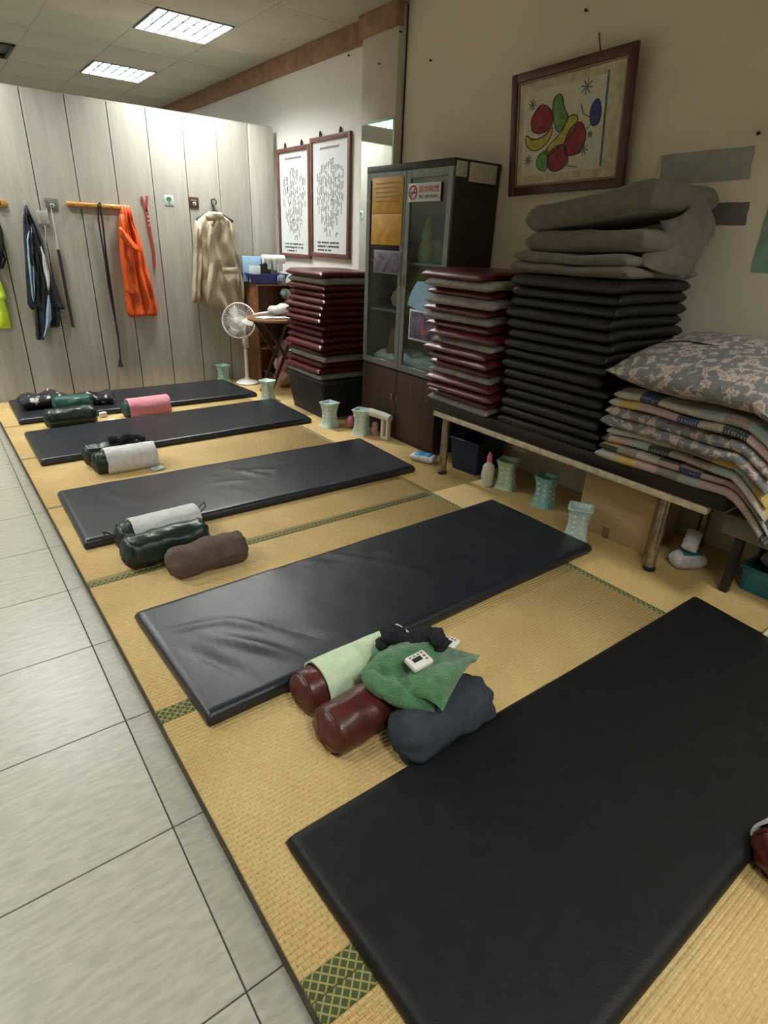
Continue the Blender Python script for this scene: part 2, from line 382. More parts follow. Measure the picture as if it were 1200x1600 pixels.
def slab(name, mat, L, Wd, T, mapfn=None, parent=None, loc=(0, 0, 0), rot=(0, 0, 0), r=0.025, flat=False, disp=None,
         nx=14, ny=8, uvoff=(0, 0), power=2.0, bot_round=1.0):
    """padded sheet: L x Wd x T with rounded rims. mapfn(x,y)->(x,y,zbase); disp(x,y)->extra height of the top"""
    def cuts(len_, n):
        e = [0, .12*r, .4*r, r, 1.8*r]
        mid = [1.8*r + (len_-3.6*r)*i/n for i in range(1, n)]
        return e + mid + [len_-q for q in reversed(e)]
    U = cuts(L, nx); V = cuts(Wd, ny)
    mapfn = mapfn or (lambda x, y: (x, y, 0.0))
    bm = bmesh.new(); uvl = bm.loops.layers.uv.new('UVMap')
    top = {}; bot = {}; uvs = {}
    for i, u in enumerate(U):
        for j, v in enumerate(V):
            d1 = min(u, L-u); d2 = min(v, Wd-v)
            def prof(d): return 1.0 if d >= r else (1-(1-d/r)**power)**(1/power)
            e = prof(d1)*prof(d2)
            x, y, zb = mapfn(u-L/2, v-Wd/2)
            dz = disp(u-L/2, v-Wd/2)*min(1, e) if disp else 0
            mid = 0.42 if flat else 0.5
            zt = zb + T*(mid + (1-mid)*e) + dz
            zl = zb + (T*mid*(1-e) if not flat else T*mid*(1-min(1, e*1.6)))
            rim = i in (0, len(U)-1) or j in (0, len(V)-1)
            tv = bm.verts.new((x, y, zt)); top[i, j] = tv
            uvs[tv] = (u+uvoff[0], v+uvoff[1])
            if rim: bot[i, j] = tv
            else:
                bv = bm.verts.new((x, y, zl)); bot[i, j] = bv; uvs[bv] = uvs[tv]
    for i in range(len(U)-1):
        for j in range(len(V)-1):
            a = [top[i, j], top[i+1, j], top[i+1, j+1], top[i, j+1]]
            bm.faces.new(a)
            b = [bot[i, j+1], bot[i+1, j+1], bot[i+1, j], bot[i, j]]
            if set(a) != set(b):
                try: bm.faces.new(b)
                except ValueError: pass
    for f in bm.faces:
        for l in f.loops: l[uvl].uv = uvs[l.vert]
    return done(name, bm, mat, parent, loc, rot, ang=1.2)

def bolster_mesh(L, R, wr=0.004, seed=0, n=28, squash=1.0, endr=0.7, m=30):
    """lying along x, resting on z=0, length L"""
    bm = bmesh.new(); rg = []
    for i in range(m+1):
        t = i/m; s = abs(2*t-1); e = max(0.0, (s-(1-2*R*endr/L))/(2*R*endr/L))
        rr = R*math.sqrt(max(0.0004, 1-e**2.4)) if e > 0 else R
        if e > 0: rr = max(rr, 0.12*R)
        x = (t-0.5)*L
        row = []
        for k in range(n):
            a = 2*PI*k/n
            q = rr + wr*nz(x*14+seed*3.1, math.cos(a)*2+seed, math.sin(a)*2)*2 + (wr*1.8*math.sin(7*a+seed)*e if e > 0 else 0)
            z = q*math.sin(a)
            if z < 0: z *= squash
            row.append(Vector((x, q*math.cos(a), z)))
        rg.append(row)
    rings(bm, rg)
    zmin = min(v.co.z for v in bm.verts)
    for v in bm.verts: v.co.z -= zmin
    return bm
def wrap_mesh(L, R, a0, a1, thick=0.008, seed=0, n=28, m=14, frill=0.004, x0=0.0):
    """towel wrapped about a bolster (axis x), angles a0..a1"""
    bm = bmesh.new(); T = []; Bt = []
    for i in range(m+1):
        x = x0 + (i/m-0.5)*L; r1 = []; r2 = []
        for k in range(n+1):
            a = a0 + (a1-a0)*k/n
            xx = x + frill*2*nz(k*0.3+seed, i*0.4)
            q = R + frill*(1+nz(x*12+seed, a*3)) 
            c, s = math.cos(a), math.sin(a)
            r1.append(bm.verts.new((xx, (q+thick)*c, max(-R*0.97, (q+thick)*s)+R)))
            r2.append(bm.verts.new((xx, q*c, max(-R*0.985, q*s)+R)))
        T.append(r1); Bt.append(r2)
    for i in range(m):
        for k in range(n):
            bm.faces.new((T[i][k], T[i+1][k], T[i+1][k+1], T[i][k+1]))
            bm.faces.new((Bt[i][k+1], Bt[i+1][k+1], Bt[i+1][k], Bt[i][k]))
        bm.faces.new((T[i][0], Bt[i][0], Bt[i+1][0], T[i+1][0])); bm.faces.new((T[i][n], T[i+1][n], Bt[i+1][n], Bt[i][n]))
    for k in range(n):
        bm.faces.new((T[0][k], T[0][k+1], Bt[0][k+1], Bt[0][k])); bm.faces.new((T[m][k+1], T[m][k], Bt[m][k], Bt[m][k+1]))
    return bm

# hanging cloth: rows of (px_left, px_right, py) measured in the plane of the partition
def hanging(name, mat, rows, parent, Y=6.53, depth=0.05, folds=3, amp=0.014, seed=0, n=22, sub=5, ybase=None):
    ybase = Y + 0.045 if ybase is None else ybase
    pts = []
    for a, b, py in rows:
        pa = at(a, py, Y=Y); pb = at(b, py, Y=Y); pts.append((pa.x, pb.x, (pa.z+pb.z)/2))
    fine = []
    for i in range(len(pts)-1):
        for k in range(sub):
            t = k/sub; fine.append(tuple(pts[i][q]*(1-t)+pts[i+1][q]*t for q in range(3)))
    fine.append(pts[-1])
    bm = bmesh.new(); rg = []
    for j, (xl, xr, z) in enumerate(fine):
        w = xr-xl; ring = []
        tip = min(1, 0.35+min(j, len(fine)-1-j)/3.0)
        for i in range(n):
            s = i/(n-1); x = xl + w*s
            env = math.sqrt(max(0, 1-(2*s-1)**2))
            rip = amp*math.sin(s*folds*2*PI + 0.9*nz(z*3+seed, seed) * 4)*env + amp*1.6*nz(x*9+seed, z*6, seed)*env
            y = ybase - (0.004 + depth*env*tip*0.8 + rip*tip)
            ring.append(Vector((x + 0.004*nz(z*12, seed), y, z + 0.006*math.sin(s*9+seed)*(1 if j == len(fine)-1 else 0.2))))
        for i in range(n):
            s = 1 - i/(n-1); ring.append(Vector((xl+w*s, ybase, z)))
        rg.append(ring)
    rings(bm, rg)
    return done(name, bm, mat, parent, ang=1.3)

def text_mesh(body, size, depth=0.0008):
    cu = bpy.data.curves.new('lettering', 'FONT'); cu.body = body; cu.size = size; cu.extrude = depth
    cu.align_x = 'CENTER'; cu.align_y = 'CENTER'; cu.resolution_u = 3
    o = bpy.data.objects.new('lettering', cu); C.objects.link(o)
    dg = bpy.context.evaluated_depsgraph_get(); dg.update()
    me = bpy.data.meshes.new_from_object(o.evaluated_get(dg))
    bpy.data.objects.remove(o); bpy.data.curves.remove(cu)
    return me

def blob(bm, pts, x, y_, z_, s=1.0, n=40, th=0.0012):
    """closed smooth outline through pts (y,z) -> thin relief at plane x"""
    m = len(pts); out = []
    for i in range(m):
        p0, p1, p2, p3 = pts[(i-1) % m], pts[i], pts[(i+1) % m], pts[(i+2) % m]
        for k in range(6):
            t = k/6
            out.append(tuple(0.5*((2*p1[q]) + (-p0[q]+p2[q])*t + (2*p0[q]-5*p1[q]+4*p2[q]-p3[q])*t*t + (-p0[q]+3*p1[q]-3*p2[q]+p3[q])*t**3) for q in (0, 1)))
    c = (sum(p[0] for p in out)/len(out), sum(p[1] for p in out)/len(out))
    vs = [bm.verts.new((x-th, y_+p[0]*s, z_+p[1]*s)) for p in out]; vb = [bm.verts.new((x, y_+p[0]*s, z_+p[1]*s)) for p in out]
    cv = bm.verts.new((x-th, y_+c[0]*s, z_+c[1]*s))
    for i in range(len(vs)):
        j = (i+1) % len(vs); bm.faces.new((vs[i], vs[j], cv)); bm.faces.new((vs[i], vb[i], vb[j], vs[j]))
    return out

WX = 3.44     # inner face of the right wall
FX = 3.42
# ------------------------------------------------------------------ floor
FZ = -0.13
TS = 0.537
fl = struct(box('floor', 'grout', -4.5, 3.6, -2.6, 11.6, FZ-0.12, FZ-0.004, 0))
bm = bmesh.new(); bx(bm, 0, TS-0.004, 0, TS-0.004, -0.02, 0, 0.0015, 1); tile_me = done('tile', bm, 'tile', fl).data
first = True
for i in range(-8, 2):
    for j in range(-6, 22):
        x = 0.256+TS*(i-1)+0.002; y = 1.335+TS*(j-1)
        if first:
            o = bpy.data.objects['tile']; first = False
        else:
            o = link('tile', tile_me, None, fl)
        o.location = (x, y, FZ)
# ------------------------------------------------------------------ walls, column, partition, ceiling
CZ = 3.2
struct(box('wall_right', 'wall', WX, WX+0.15, -2.6, 4.68, FZ, CZ+0.1, 0))
struct(box('wall_right_far', 'wall_white', FX, FX+0.17, 4.68, 11.6, FZ, CZ+0.1, 0))
struct(box('wall_left', 'wall', -4.65, -4.5, -2.6, 11.6, FZ, CZ+0.1, 0))
struct(box('wall_back', 'wall_white', -4.65, 3.6, 11.6, 11.75, FZ, CZ+0.1, 0))
struct(box('wall_front', 'wall', -4.65, 3.6, -2.75, -2.6, FZ, CZ+0.1, 0))
struct(box('wall_column', 'column', 3.36, 3.5, 4.434, 4.92, 0, CZ, 0.004))
# brown fascia under the ceiling, one length on the wall and a proud one on the column
bm = bmesh.new()
bx(bm, FX-0.03, FX+0.02, 4.92, 11.55, 3.035, CZ, 0.004); bx(bm, 3.325, 3.40, 4.425, 4.935, 3.05, CZ, 0.004)
struct(done('trim_ceiling', bm, 'fascia'))
bm = bmesh.new(); tube(bm, [(WX-0.006, 4.425, 0.0), (WX-0.006, 4.425, 3.19)], 0.006, 6)
struct(done('trim_column', bm, 'gap'))

PY = 6.6
part = struct(box('wall_far', 'gap', -1.75, 3.365, PY+0.010, PY+0.045, 0, 2.600, 0))
bm = bmesh.new(); bx(bm, 0.0015, 0.3355, -0.008, 0.012, 0, 2.605, 0.001, 1)
pme = done('panel', bm, 'panel', part, (0, PY, 0)).data
o = bpy.data.objects['panel']; o.location = (1.02-0.343*8+0.0017, PY, 0.0)
for k in range(-7, 7):
    if k < 6: link('panel', pme, None, part, (1.02+0.343*k+0.0017, PY, 0))
box('panel', 'panel', 3.0797, 3.365, PY-0.008, PY+0.012, 0, 2.605, 0.001, part)
box('back_board', 'panel', -1.75, 3.365, PY+0.045, PY+0.06, 0, 2.605, 0.001, part)
box('cap', 'panel', -1.75, 3.365, PY-0.009, PY+0.061, 2.603, 2.609, 0.001, part)

TX, TY = 0.70, 0.725
ce = struct(box('ceiling', 'grid', -4.6, 3.55, -2.7, 11.7, CZ+0.24, CZ+0.30, 0))
lamp_cells = {(-1, 1): 1.15, (-1, 4): 1.0, (-4, 1): 0.9, (-7, 1): 0.8, (-7, -2): 0.8, (-7, -5): 0.7, (-4, -9): 0.65, (-1, -9): 0.5, (-4, 4): 0.8}  # far-left row and cells behind the viewer: unseen lights added as fill
vent_cells = {(-3, 4)}
bm = bmesh.new(); bx(bm, 0.004, TX-0.004, 0.004, TY-0.004, 0.0, 0.015, 0.002, 1); cme = None
def cell(i, j): return (2.72+TX*i, 5.2+TY*j)
for i in range(-11, 2):
    for j in range(-11, 9):
        if (i, j) in lamp_cells or (i, j) in vent_cells: continue
        x, y = cell(i, j)
        if x > FX or x < -4.6 - TX: continue
        if cme is None:
            o = done('ceiling_tile', bm, 'ceil', ce); cme = o.data
        else: o = link('ceiling_tile', cme, None, ce)
        dz = random.uniform(0, 0.002)
        o.location = (x, y, CZ+dz)
        if x+TX > FX: o.scale.x = (FX-x)/TX
bm = bmesh.new()
for i in range(-11, 2):
    x = 2.72+TX*i; bx(bm, x-0.008, x+0.008, -2.7, 11.6, CZ+0.004, CZ+0.02)
for j in range(-11, 10):
    y = 5.2+TY*j; bx(bm, -4.6, FX, y-0.008, y+0.008, CZ+0.0035, CZ+0.0195)
g = done('grid', bm, 'grid', ce); g['kind'] = 'stuff'

lab = {(-1, 1): 'glowing square louvre ceiling light, the larger and nearer of the two in view',
       (-1, 4): 'glowing louvre ceiling light above and behind the pale partition, the smaller in view',
       (-4, 1): 'louvre ceiling light left of the frame, nearer one over the tiled aisle', (-4, 4): 'louvre ceiling light over the space behind the partition, left of the dark vent',
       (-7, 1): 'added louvre fill light out of view, far left over the aisle, beside the partition line', (-7, -2): 'added louvre fill light out of view, far left, second of the left row from the partition',
       (-7, -5): 'added louvre fill light out of view, far left, nearest of the left row', (-4, -9): 'added louvre fill light, unseen, behind the viewer over the aisle', (-1, -9): 'added louvre fill light, unseen, behind the viewer over the platform'}
def ceiling_lamp(cellij, on=1.0):
    x, y = cell(*cellij)
    t = thing('ceiling_light', lab[cellij], 'light', (x+TX/2, y+TY/2, CZ), 0, 'louvre ceiling lights')
    w, d = TX/2-0.02, TY/2-0.02
    bm = bmesh.new()
    for a in ((-w, -w+0.012, -d, d), (w-0.012, w, -d, d), (-w, w, -d, -d+0.012), (-w, w, d-0.012, d)): bx(bm, *a, -0.004, 0.10, 0.001, 1)
    done('housing', bm, 'lampback', t)
    bm = bmesh.new(); bx(bm, -w, w, -d, d, 0.10, 0.105); done('reflector', bm, 'lampback', t)
    for k in range(3):
        yy = -d + (2*d)*(k+0.5)/3
        bm = bmesh.new(); tube(bm, [(-w+0.02, yy, 0.07), (w-0.02, yy, 0.07)], 0.014, 10)
        done('tube', bm, 'tube', t)
        la = bpy.data.lights.new('tube_glow', 'AREA'); la.shape = 'RECTANGLE'; la.size = 2*w-0.06; la.size_y = 0.035
        la.energy = LAMP*on; la.color = LAMP_COLOR
        lo = bpy.data.objects.new('tube_glow', la); C.objects.link(lo); lo.parent = t; lo.location = (0, yy, 0.055)
    bm = bmesh.new()
    for k in range(1, 7):
        xx = -w + 2*w*k/7; bx(bm, xx-0.007, xx+0.007, -d+0.012, d-0.012, 0, 0.045)
    for k in range(1, 3):
        yy = -d + 2*d*k/3; bx(bm, -w+0.012, w-0.012, yy-0.007, yy+0.007, 0, 0.045)
    done('louver', bm, 'louver', t)
for c_ in lamp_cells: ceiling_lamp(c_, lamp_cells[c_])
x, y = cell(-3, 4)
t = thing('ceiling_vent', 'dark framed square ceiling vent at the far left', 'vent', (x+TX/2, y+TY/2, CZ))
for s in range(3):
    q = 0.33-0.1*s; bm = bmesh.new()
    for a in ((-q, -q+0.03, -q, q), (q-0.03, q, -q, q), (-q, q, -q, -q+0.03), (-q, q, q-0.03, q)): bx(bm, *a, -0.01+0.01*s, 0.005+0.01*s, 0.002, 1)
    done('louver_ring', bm, 'blackbin' if s == 0 else 'alu', t)
bm = bmesh.new(); bx(bm, -0.33, 0.33, -0.33, 0.33, 0.04, 0.05); done('back_plate', bm, 'alu', t)

# ------------------------------------------------------------------ raised platform with tatami
def edge_x(y): return 0.352 - 0.0095*y
pf = bpy.data.objects
bm = bmesh.new()
vs = [(edge_x(-2.0)+0.012, -2.0), (WX, -2.0), (WX, PY-0.01), (edge_x(PY)+0.012, PY-0.01)]
lo = [bm.verts.new((x, y, FZ)) for x, y in vs]; hi = [bm.verts.new((x, y, -0.018)) for x, y in vs]
bm.faces.new(lo); bm.faces.new(hi)
for i in range(4): bm.faces.new((lo[i], lo[(i+1) % 4], hi[(i+1) % 4], hi[i]))
plat = done('floor_platform', bm, 'edge', smooth=False); struct(plat)

def tatami(x0, x1, y0, y1, along, border_lo, border_hi, hm, label, group='tatami mats', slant=False):
    """ribs run along 'along'; borders on the two long sides with given widths"""
    cx, cy = (x0+x1)/2, (y0+y1)/2
    t = thing('tatami_mat', label, 'tatami mat', (cx, cy, -0.018), 0, group)
    pitch = 0.0158
    def build(a0, a1, b0, b1, rib, name, mat, parent=t):
        bm = bmesh.new(); uvl = bm.loops.layers.uv.new('UVMap')
        # b = across ribs, a = along ribs
        rows = []
        if rib:
            n = max(1, int((b1-b0)/pitch)); 
            for k in range(n):
                for f_, h in ((0, -0.0038), (0.2, -0.0008), (0.5, 0.0004), (0.8, -0.0008)):
                    rows.append((b0+(b1-b0)*(k+f_)/n, h))
            rows.append((b1, -0.0022))
        else: rows = [(b0, -0.002), (b0+0.002, 0.0008), (b1-0.002, 0.0008), (b1, -0.002)]
        base = 0.018
        def P(a, b, z):
            if along == 'x':
                X, Y = a, b
                if slant and a == a0 and a0 == x0: X = edge_x(b)
                return (X-cx, Y-cy, z)
            return (b-cx, a-cy, z)
        prev = None
        for b, h in rows:
            cur = [bm.verts.new(P(a0, b, base+h)), bm.verts.new(P(a1, b, base+h)), bm.verts.new(P(a1, b, 0.0005)), bm.verts.new(P(a0, b, 0.0005))]
            if prev:
                for q in range(4):
                    f = bm.faces.new((prev[q], prev[(q+1) % 4], cur[(q+1) % 4], cur[q]))
                    for l in f.loops:
                        c = l.vert.co; l[uvl].uv = (c.x, c.y) if along == 'x' else (c.y, c.x)
            else: bm.faces.new(cur[::-1])
            prev = cur
        bm.faces.new(prev)
        return done(name, bm, mat, parent, smooth=True, ang=2.0)
    a0, a1, b0, b1 = (x0, x1, y0, y1) if along == 'x' else (y0, y1, x0, x1)
    build(a0, a1, b0+border_lo, b1-border_hi, True, 'woven_surface', 'tatami')
    if border_lo: build(a0, a1, b0, b0+border_lo, False, 'border', hm)
    if border_hi: build(a0, a1, b1-border_hi, b1, False, 'border', hm)
ys = [-1.46, -0.42, 0.628, 1.675, 2.72, 3.75, 4.76, 5.68, 6.58]
tl = ['tatami mat off the near end, behind the viewer', 'nearest tatami mat in view, under the largest black mat and below the wide green border', 'tatami mat carrying the oxblood bolsters and green towel',
      'tatami mat between the brown bolster and the creased black mat', 'tatami mat under the row of dark green and white bolsters',
      'tatami mat with the white towel bolster at its left end', 'tatami mat under the second farthest black mat', 'farthest tatami mat, along the pale partition']
for k in range(8):
    wlo = (0.0, 0.052, 0.052, 0.034, 0.034, 0.012, 0.012, 0.012)[k]; whi = (0.052, 0.052, 0.034, 0.034, 0.012, 0.012, 0.012, 0.012)[k]
    tatami(edge_x(0), 2.475, ys[k]+0.0015, ys[k+1]-0.0015, 'x', wlo, whi, 'heri' if k < 4 else 'heri2', tl[k], slant=True)
for y0, y1, l in ((-1.46, 0.62, 'lengthwise tatami mat at the near right, beside the largest black mat'), (0.623, 2.72, 'lengthwise tatami mat under the near half of the loaded bench'),
               (2.723, 4.80, 'lengthwise tatami mat in front of the glass cabinet'), (4.803, 6.58, 'lengthwise tatami mat under the folding table and fan')):
    tatami(2.478, 3.43, y0, y1, 'y', 0.036, 0.0, 'heri' if y0 < 2.7 else 'heri2', l)

# ------------------------------------------------------------------ black floor mats
def ridge(x, y, x0, y0, ang, ln, wd, amp):
    dx, dy = x-x0, y-y0; c, s = math.cos(ang), math.sin(ang)
    u = dx*c+dy*s; v = -dx*s+dy*c + 0.25*u*u
    return amp*math.exp(-(u/ln)**2-(v/wd)**2)
def floor_mat(corners, T, mat, label, ridges=(), res=(40, 16), seed=0):
    # corners: left-far, left-near, right-near, right-far
    a, b, c, d = [Vector(q) for q in corners]
    L = ((c-b).length+(d-a).length)/2; Wd = ((a-b).length+(d-c).length)/2
    cen = (a+b+c+d)/4
    def mp(x, y):
        u = x/L+0.5; v = y/Wd+0.5
        p = b*(1-u)*(1-v) + c*u*(1-v) + a*(1-u)*v + d*u*v - cen
        bow = 0.006*nz(u*2+seed, v*2)
        return (p.x+bow*0.5, p.y+bow, 0.0)
    def dp(x, y):
        h = 0.0025*nz(x*3+seed, y*3) + 0.0012*nz(x*11+seed, y*9)
        for r_ in ridges: h += 1.5*ridge(x, y, *r_)
        return h
    return tag(slab('floor_mat', mat, L, Wd, T, mp, loc=(cen.x, cen.y, 0.0), r=0.022, flat=True, disp=dp, nx=res[0], ny=res[1]), label, 'exercise mat', 'black mats on the tatami')
R4 = [(-0.78, 0.02, -0.9, .13, .016, .007), (-0.82, -0.13, -1.0, .17, .02, .010), (-0.95, 0.13, -0.3, .10, .016, .005), (-0.98, -0.15, -1.2, .16, .02, -.007), (-0.66, -0.10, -1.0, .15, .02, -.006),
      (-0.25, 0.30, -.7, .10, .012, .005), (-0.1, 0.27, -.9, .12, .012, .004), (0.18, 0.10, -.8, .18, .014, .008), (0.26, 0.16, -.7, .2, .012, -.005), (0.10, -0.02, -1.0, .10, .016, .007), (0.35, -0.02, -.6, .2, .014, .004),
      (0.5, 0.3, -0.3, .15, .012, .004), (-.4, .33, -.3, .2, .01, .004)]
R3 = [(0.02, 0.08, -1.0, .12, .012, .007), (0.10, 0.10, -0.5, .10, .012, .006), (0.18, 0.0, 1.1, .10, .012, .005), (-0.15, 0.0, -.3, .10, .012, .004), (-.85, .12, -1.2, .12, .02, .004), (-.75, -.05, -1, .12, .02, .003), (.35, .18, .2, .12, .01, .004)]
floor_mat([(0.47, 0.99), (0.50, 0.20), (2.60, 0.20), (2.705, 0.985)], 0.055, 'vinyl_matte', 'largest and nearest matte black floor mat, cut off by the lower edge', seed=1)
floor_mat([(0.425, 2.30), (0.455, 1.525), (2.72, 1.575), (2.71, 2.35)], 0.055, 'vinyl', 'glossy creased black mat behind the oxblood bolsters, second nearest', R4, (90, 36), 2)
floor_mat([(0.395, 3.885), (0.385, 3.075), (2.655, 3.075), (2.69, 3.85)], 0.055, 'vinyl', 'middle black floor mat, right behind the white and dark green bolsters', R3, (80, 30), 3)
floor_mat([(0.40, 5.315), (0.40, 4.53), (2.64, 4.575), (2.66, 5.40)], 0.05, 'vinyl', 'black floor mat second from the partition, below the pink towel', [(.05, .1, -.6, .15, .015, .004), (-.3, .15, .8, .1, .01, .004)], seed=4)
floor_mat([(0.42, 6.45), (0.41, 5.69), (2.62, 5.69), (2.56, 6.45)], 0.05, 'vinyl', 'farthest black floor mat, against the foot of the pale partition', seed=5)

# ------------------------------------------------------------------ bolsters, towels and small things on the mats
def bolster(A, B, R, mat, label, z=0.0, seed=0, wr=0.004, squash=0.85, cap=None, group=None, ends=True):
    A = Vector(A); B = Vector(B); d = B-A; L = d.length; mid = (A+B)/2
    t = thing('bolster', label, 'bolster', (mid.x, mid.y, z), math.atan2(d.y, d.x), group or 'rolled bolsters on the tatami')
    bm = bolster_mesh(L, R, wr, seed, squash=squash); 
    h = max(v.co.z for v in bm.verts)
    done('cushion', bm, mat, t, ang=1.5)
    if ends:
        for s in (-1, 1):
            bm = bmesh.new(); q = R*0.93; zc = h-R
            tube(bm, [(s*(L/2-R*0.42), q*math.cos(a), zc+q*math.sin(a)) for a in [2*PI*i/24 for i in range(25)]], 0.004, 6)
            done('seam_piping', bm, cap or mat, t)
    return t, L, h
def towel_on(b, L, R, a0, a1, mat, label, x0=0.0, seed=0, thick=0.008, frill=0.004):
    t, _, h = b
    rz = t.rotation_euler.z
    o = done('towel', wrap_mesh(L, R, a0, a1, thick, seed, frill=frill, x0=x0), mat, None, (t.location.x, t.location.y, t.location.z + (h-2*R)), (0, 0, rz), ang=1.5)
    return tag(o, label, 'towel', 'towels on the bolsters')
def loop_handle(t, x, h, R, s):
    bm = bmesh.new()
    pts = [(x, 0.0, h*0.6), (x+s*0.03, 0.012, h*0.75), (x+s*0.055, 0.004, h*0.85), (x+s*0.05, -0.014, h*0.75), (x+s*0.02, -0.012, h*0.62), (x, 0.0, h*0.6)]
    tube(bm, pts, 0.004, 6); done('pull_loop', bm, 'black', t)

# group on tatami in front of mat 4
b1 = bolster((0.735, 1.425), (1.24, 1.43), 0.083, 'burgbol', 'oxblood leather bolster wrapped in the pale green towel', seed=1)
towel_on(b1, 0.40, 0.085, -1.0, PI+0.9, 'palegreen', 'pale green towel wrapped on the oxblood bolster beside the creased mat', 0.045, 2)
bolster((0.715, 1.215), (1.19, 1.245), 0.088, 'burgbol', 'bare oxblood leather bolster in front of the pale green towel', seed=2)
bolster((0.895, 1.04), (1.31, 1.06), 0.092, 'navyfab', 'soft dark blue-grey bolster beneath the green towel, touching the nearest mat', seed=3, wr=0.007, ends=False)

def sup(x, y):
    h = 0.0
    for (x0, x1, yc, r) in ((0.735, 1.24, 1.427, 0.094), (0.715, 1.19, 1.23, 0.09), (0.895, 1.31, 1.05, 0.094)):
        if x0 <= x <= x1+0.02 and abs(y-yc) < r: h = max(h, (r if r > .091 else r)-0.004 + math.sqrt(max(0, r*r-(y-yc)**2)))
    return h
def towel_map(cx, cy, ang, k=0.6, low=0.155):
    c, s = math.cos(ang), math.sin(ang)
    def f(x, y):
        X = c*x - s*y; Y = s*x + c*y
        hs = [sup(cx+X+dx, cy+Y+dy) for dx in (-.05, 0, .05) for dy in (-.06, -.03, 0, .03, .06)]
        h = max(low, sum(hs)/len(hs), sup(cx+X, cy+Y)+0.002)
        return (X, Y, h)
    return f
t = thing('towel', 'crumpled green terry towel heaped across the bolsters', 'towel', (1.12, 1.15, 0), 0, 'towels on the bolsters')
TC = [Vector(q) for q in ((0.905, 1.275), (1.10, 1.40), (1.375, 1.15), (1.035, 0.985))]     # left, back, right, front corner
def tmap(x, y):
    u, v = x/0.40+0.5, y/0.30+0.5          # u left->right, v front->back
    p = TC[0]*(1-u)*v*0 + (TC[0]*(1-u) + TC[3]*u)*(1-v) + (TC[1]*(1-u) + TC[2]*u)*v
    X, Y = p
    hs = [sup(X+dx, Y+dy) for dx in (-.04, 0, .04) for dy in (-.06, -.03, 0, .03, .06)]
    h = max(0.125, sum(hs)/len(hs), sup(X, Y)+0.003)
    return (X-1.12, Y-1.15, h)
def gd(x, y):
    f = 0.012 + 0.022*nz(x*8+3, y*8) + 0.012*nz(x*18, y*18, 3)
    f -= 0.045*math.exp(-((x-0.9*y-.06)/.035)**2)*(1 if y < 0.05 else .5)      # deep fold
    f += 0.030*math.exp(-((x+0.05)/.10)**2)*max(0, .5-y*3)*0.6
    return f
slab('folded_cloth', 'greentowel', 0.40, 0.30, 0.078, tmap, t, r=0.075, disp=gd, nx=34, ny=26, power=1.7)
bm = bmesh.new(); rg = []
for i in range(23):
    tt = i/22; p = Vector((0.915+0.125*tt, 1.262-0.235*tt, 0.205-0.035*tt))
    rr = 0.054*(math.sin(min(1, .18+min(tt, 1-tt)*3.0)*PI/2))*(1-0.35*tt)
    ring = []
    for k in range(24):
        a = 2*PI*k/24; q = rr*(1+0.14*math.sin(2*a+tt*3)+0.22*nz(tt*7, math.cos(a)*1.5, math.sin(a)*1.5))
        ring.append(p - Vector((1.12, 1.15, 0)) + Vector((-0.72*q*math.cos(a), -0.62*q*math.cos(a), q*math.sin(a))))
    rg.append(ring)
rings(bm, rg); done('rolled_edge', bm, 'greentowel', t, ang=1.5)

# black knit thing: lumpy pair of gloves / scrunched cloth
def lumps(name, mat, pts, parent=None, seed=0, loc=(0, 0, 0)):
    bm = bmesh.new(); 
    for i, (p, r) in enumerate(pts):
        g = bmesh.ops.create_icosphere(bm, subdivisions=3, radius=r)
        for v in g['verts']:
            n_ = v.co.normalized()
            v.co = v.co*(1+0.28*nz(n_.x*2+i+seed, n_.y*2, n_.z*2)) + Vector(p)
    o = done(name, bm, mat, parent, loc, ang=2)
    return o
pts = [((1.075+0.026*i, 1.325-0.022*i+0.012*math.sin(i*2.1), 0.262+0.012*math.cos(i*1.7)), 0.036) for i in range(6)] + [((1.05, 1.335, 0.235), 0.024), ((1.21, 1.225, 0.275), 0.03), ((1.19, 1.20, 0.285), 0.03)]
tag(lumps('knit_hat', 'blackfab', pts, seed=3), 'scrunched black knitted cloth lying on the green towel', 'cloth')

def timer(loc, rz, mat, label, sc=1.0, tilt=0.0, face=True):
    t = thing('timer', label, 'timer', loc, rz, 'kitchen timers on the mats'); t.rotation_euler = (tilt, 0, rz)
    box('body', mat, -0.042*sc, 0.042*sc, -0.030*sc, 0.030*sc, 0, 0.020*sc, 0.006, t)
    if face:
        box('display', 'lcd', -0.026*sc, 0.012*sc, -0.006*sc, 0.012*sc, 0.0195*sc, 0.021*sc, 0.0005, t)
        for i in range(4): box('button', 'greybox', (-0.030+0.017*i)*sc, (-0.020+0.017*i)*sc, 0.016*sc, 0.022*sc, 0.0195*sc, 0.0215*sc, 0.0005, t)
        for i in range(2): box('button', 'redstrap' if i else 'greybox', 0.020*sc, 0.030*sc, (-0.014+0.014*i)*sc, (-0.006+0.014*i)*sc, 0.0195*sc, 0.0215*sc, 0.0005, t)
    return t
timer((1.47, 1.40, 0.0), 0.35, 'white', 'white button timer lying on the tatami behind the green towel')
timer((1.06, 1.145, 0.272), 0.05, 'white', 'white button timer resting on top of the green towel', tilt=0.15)

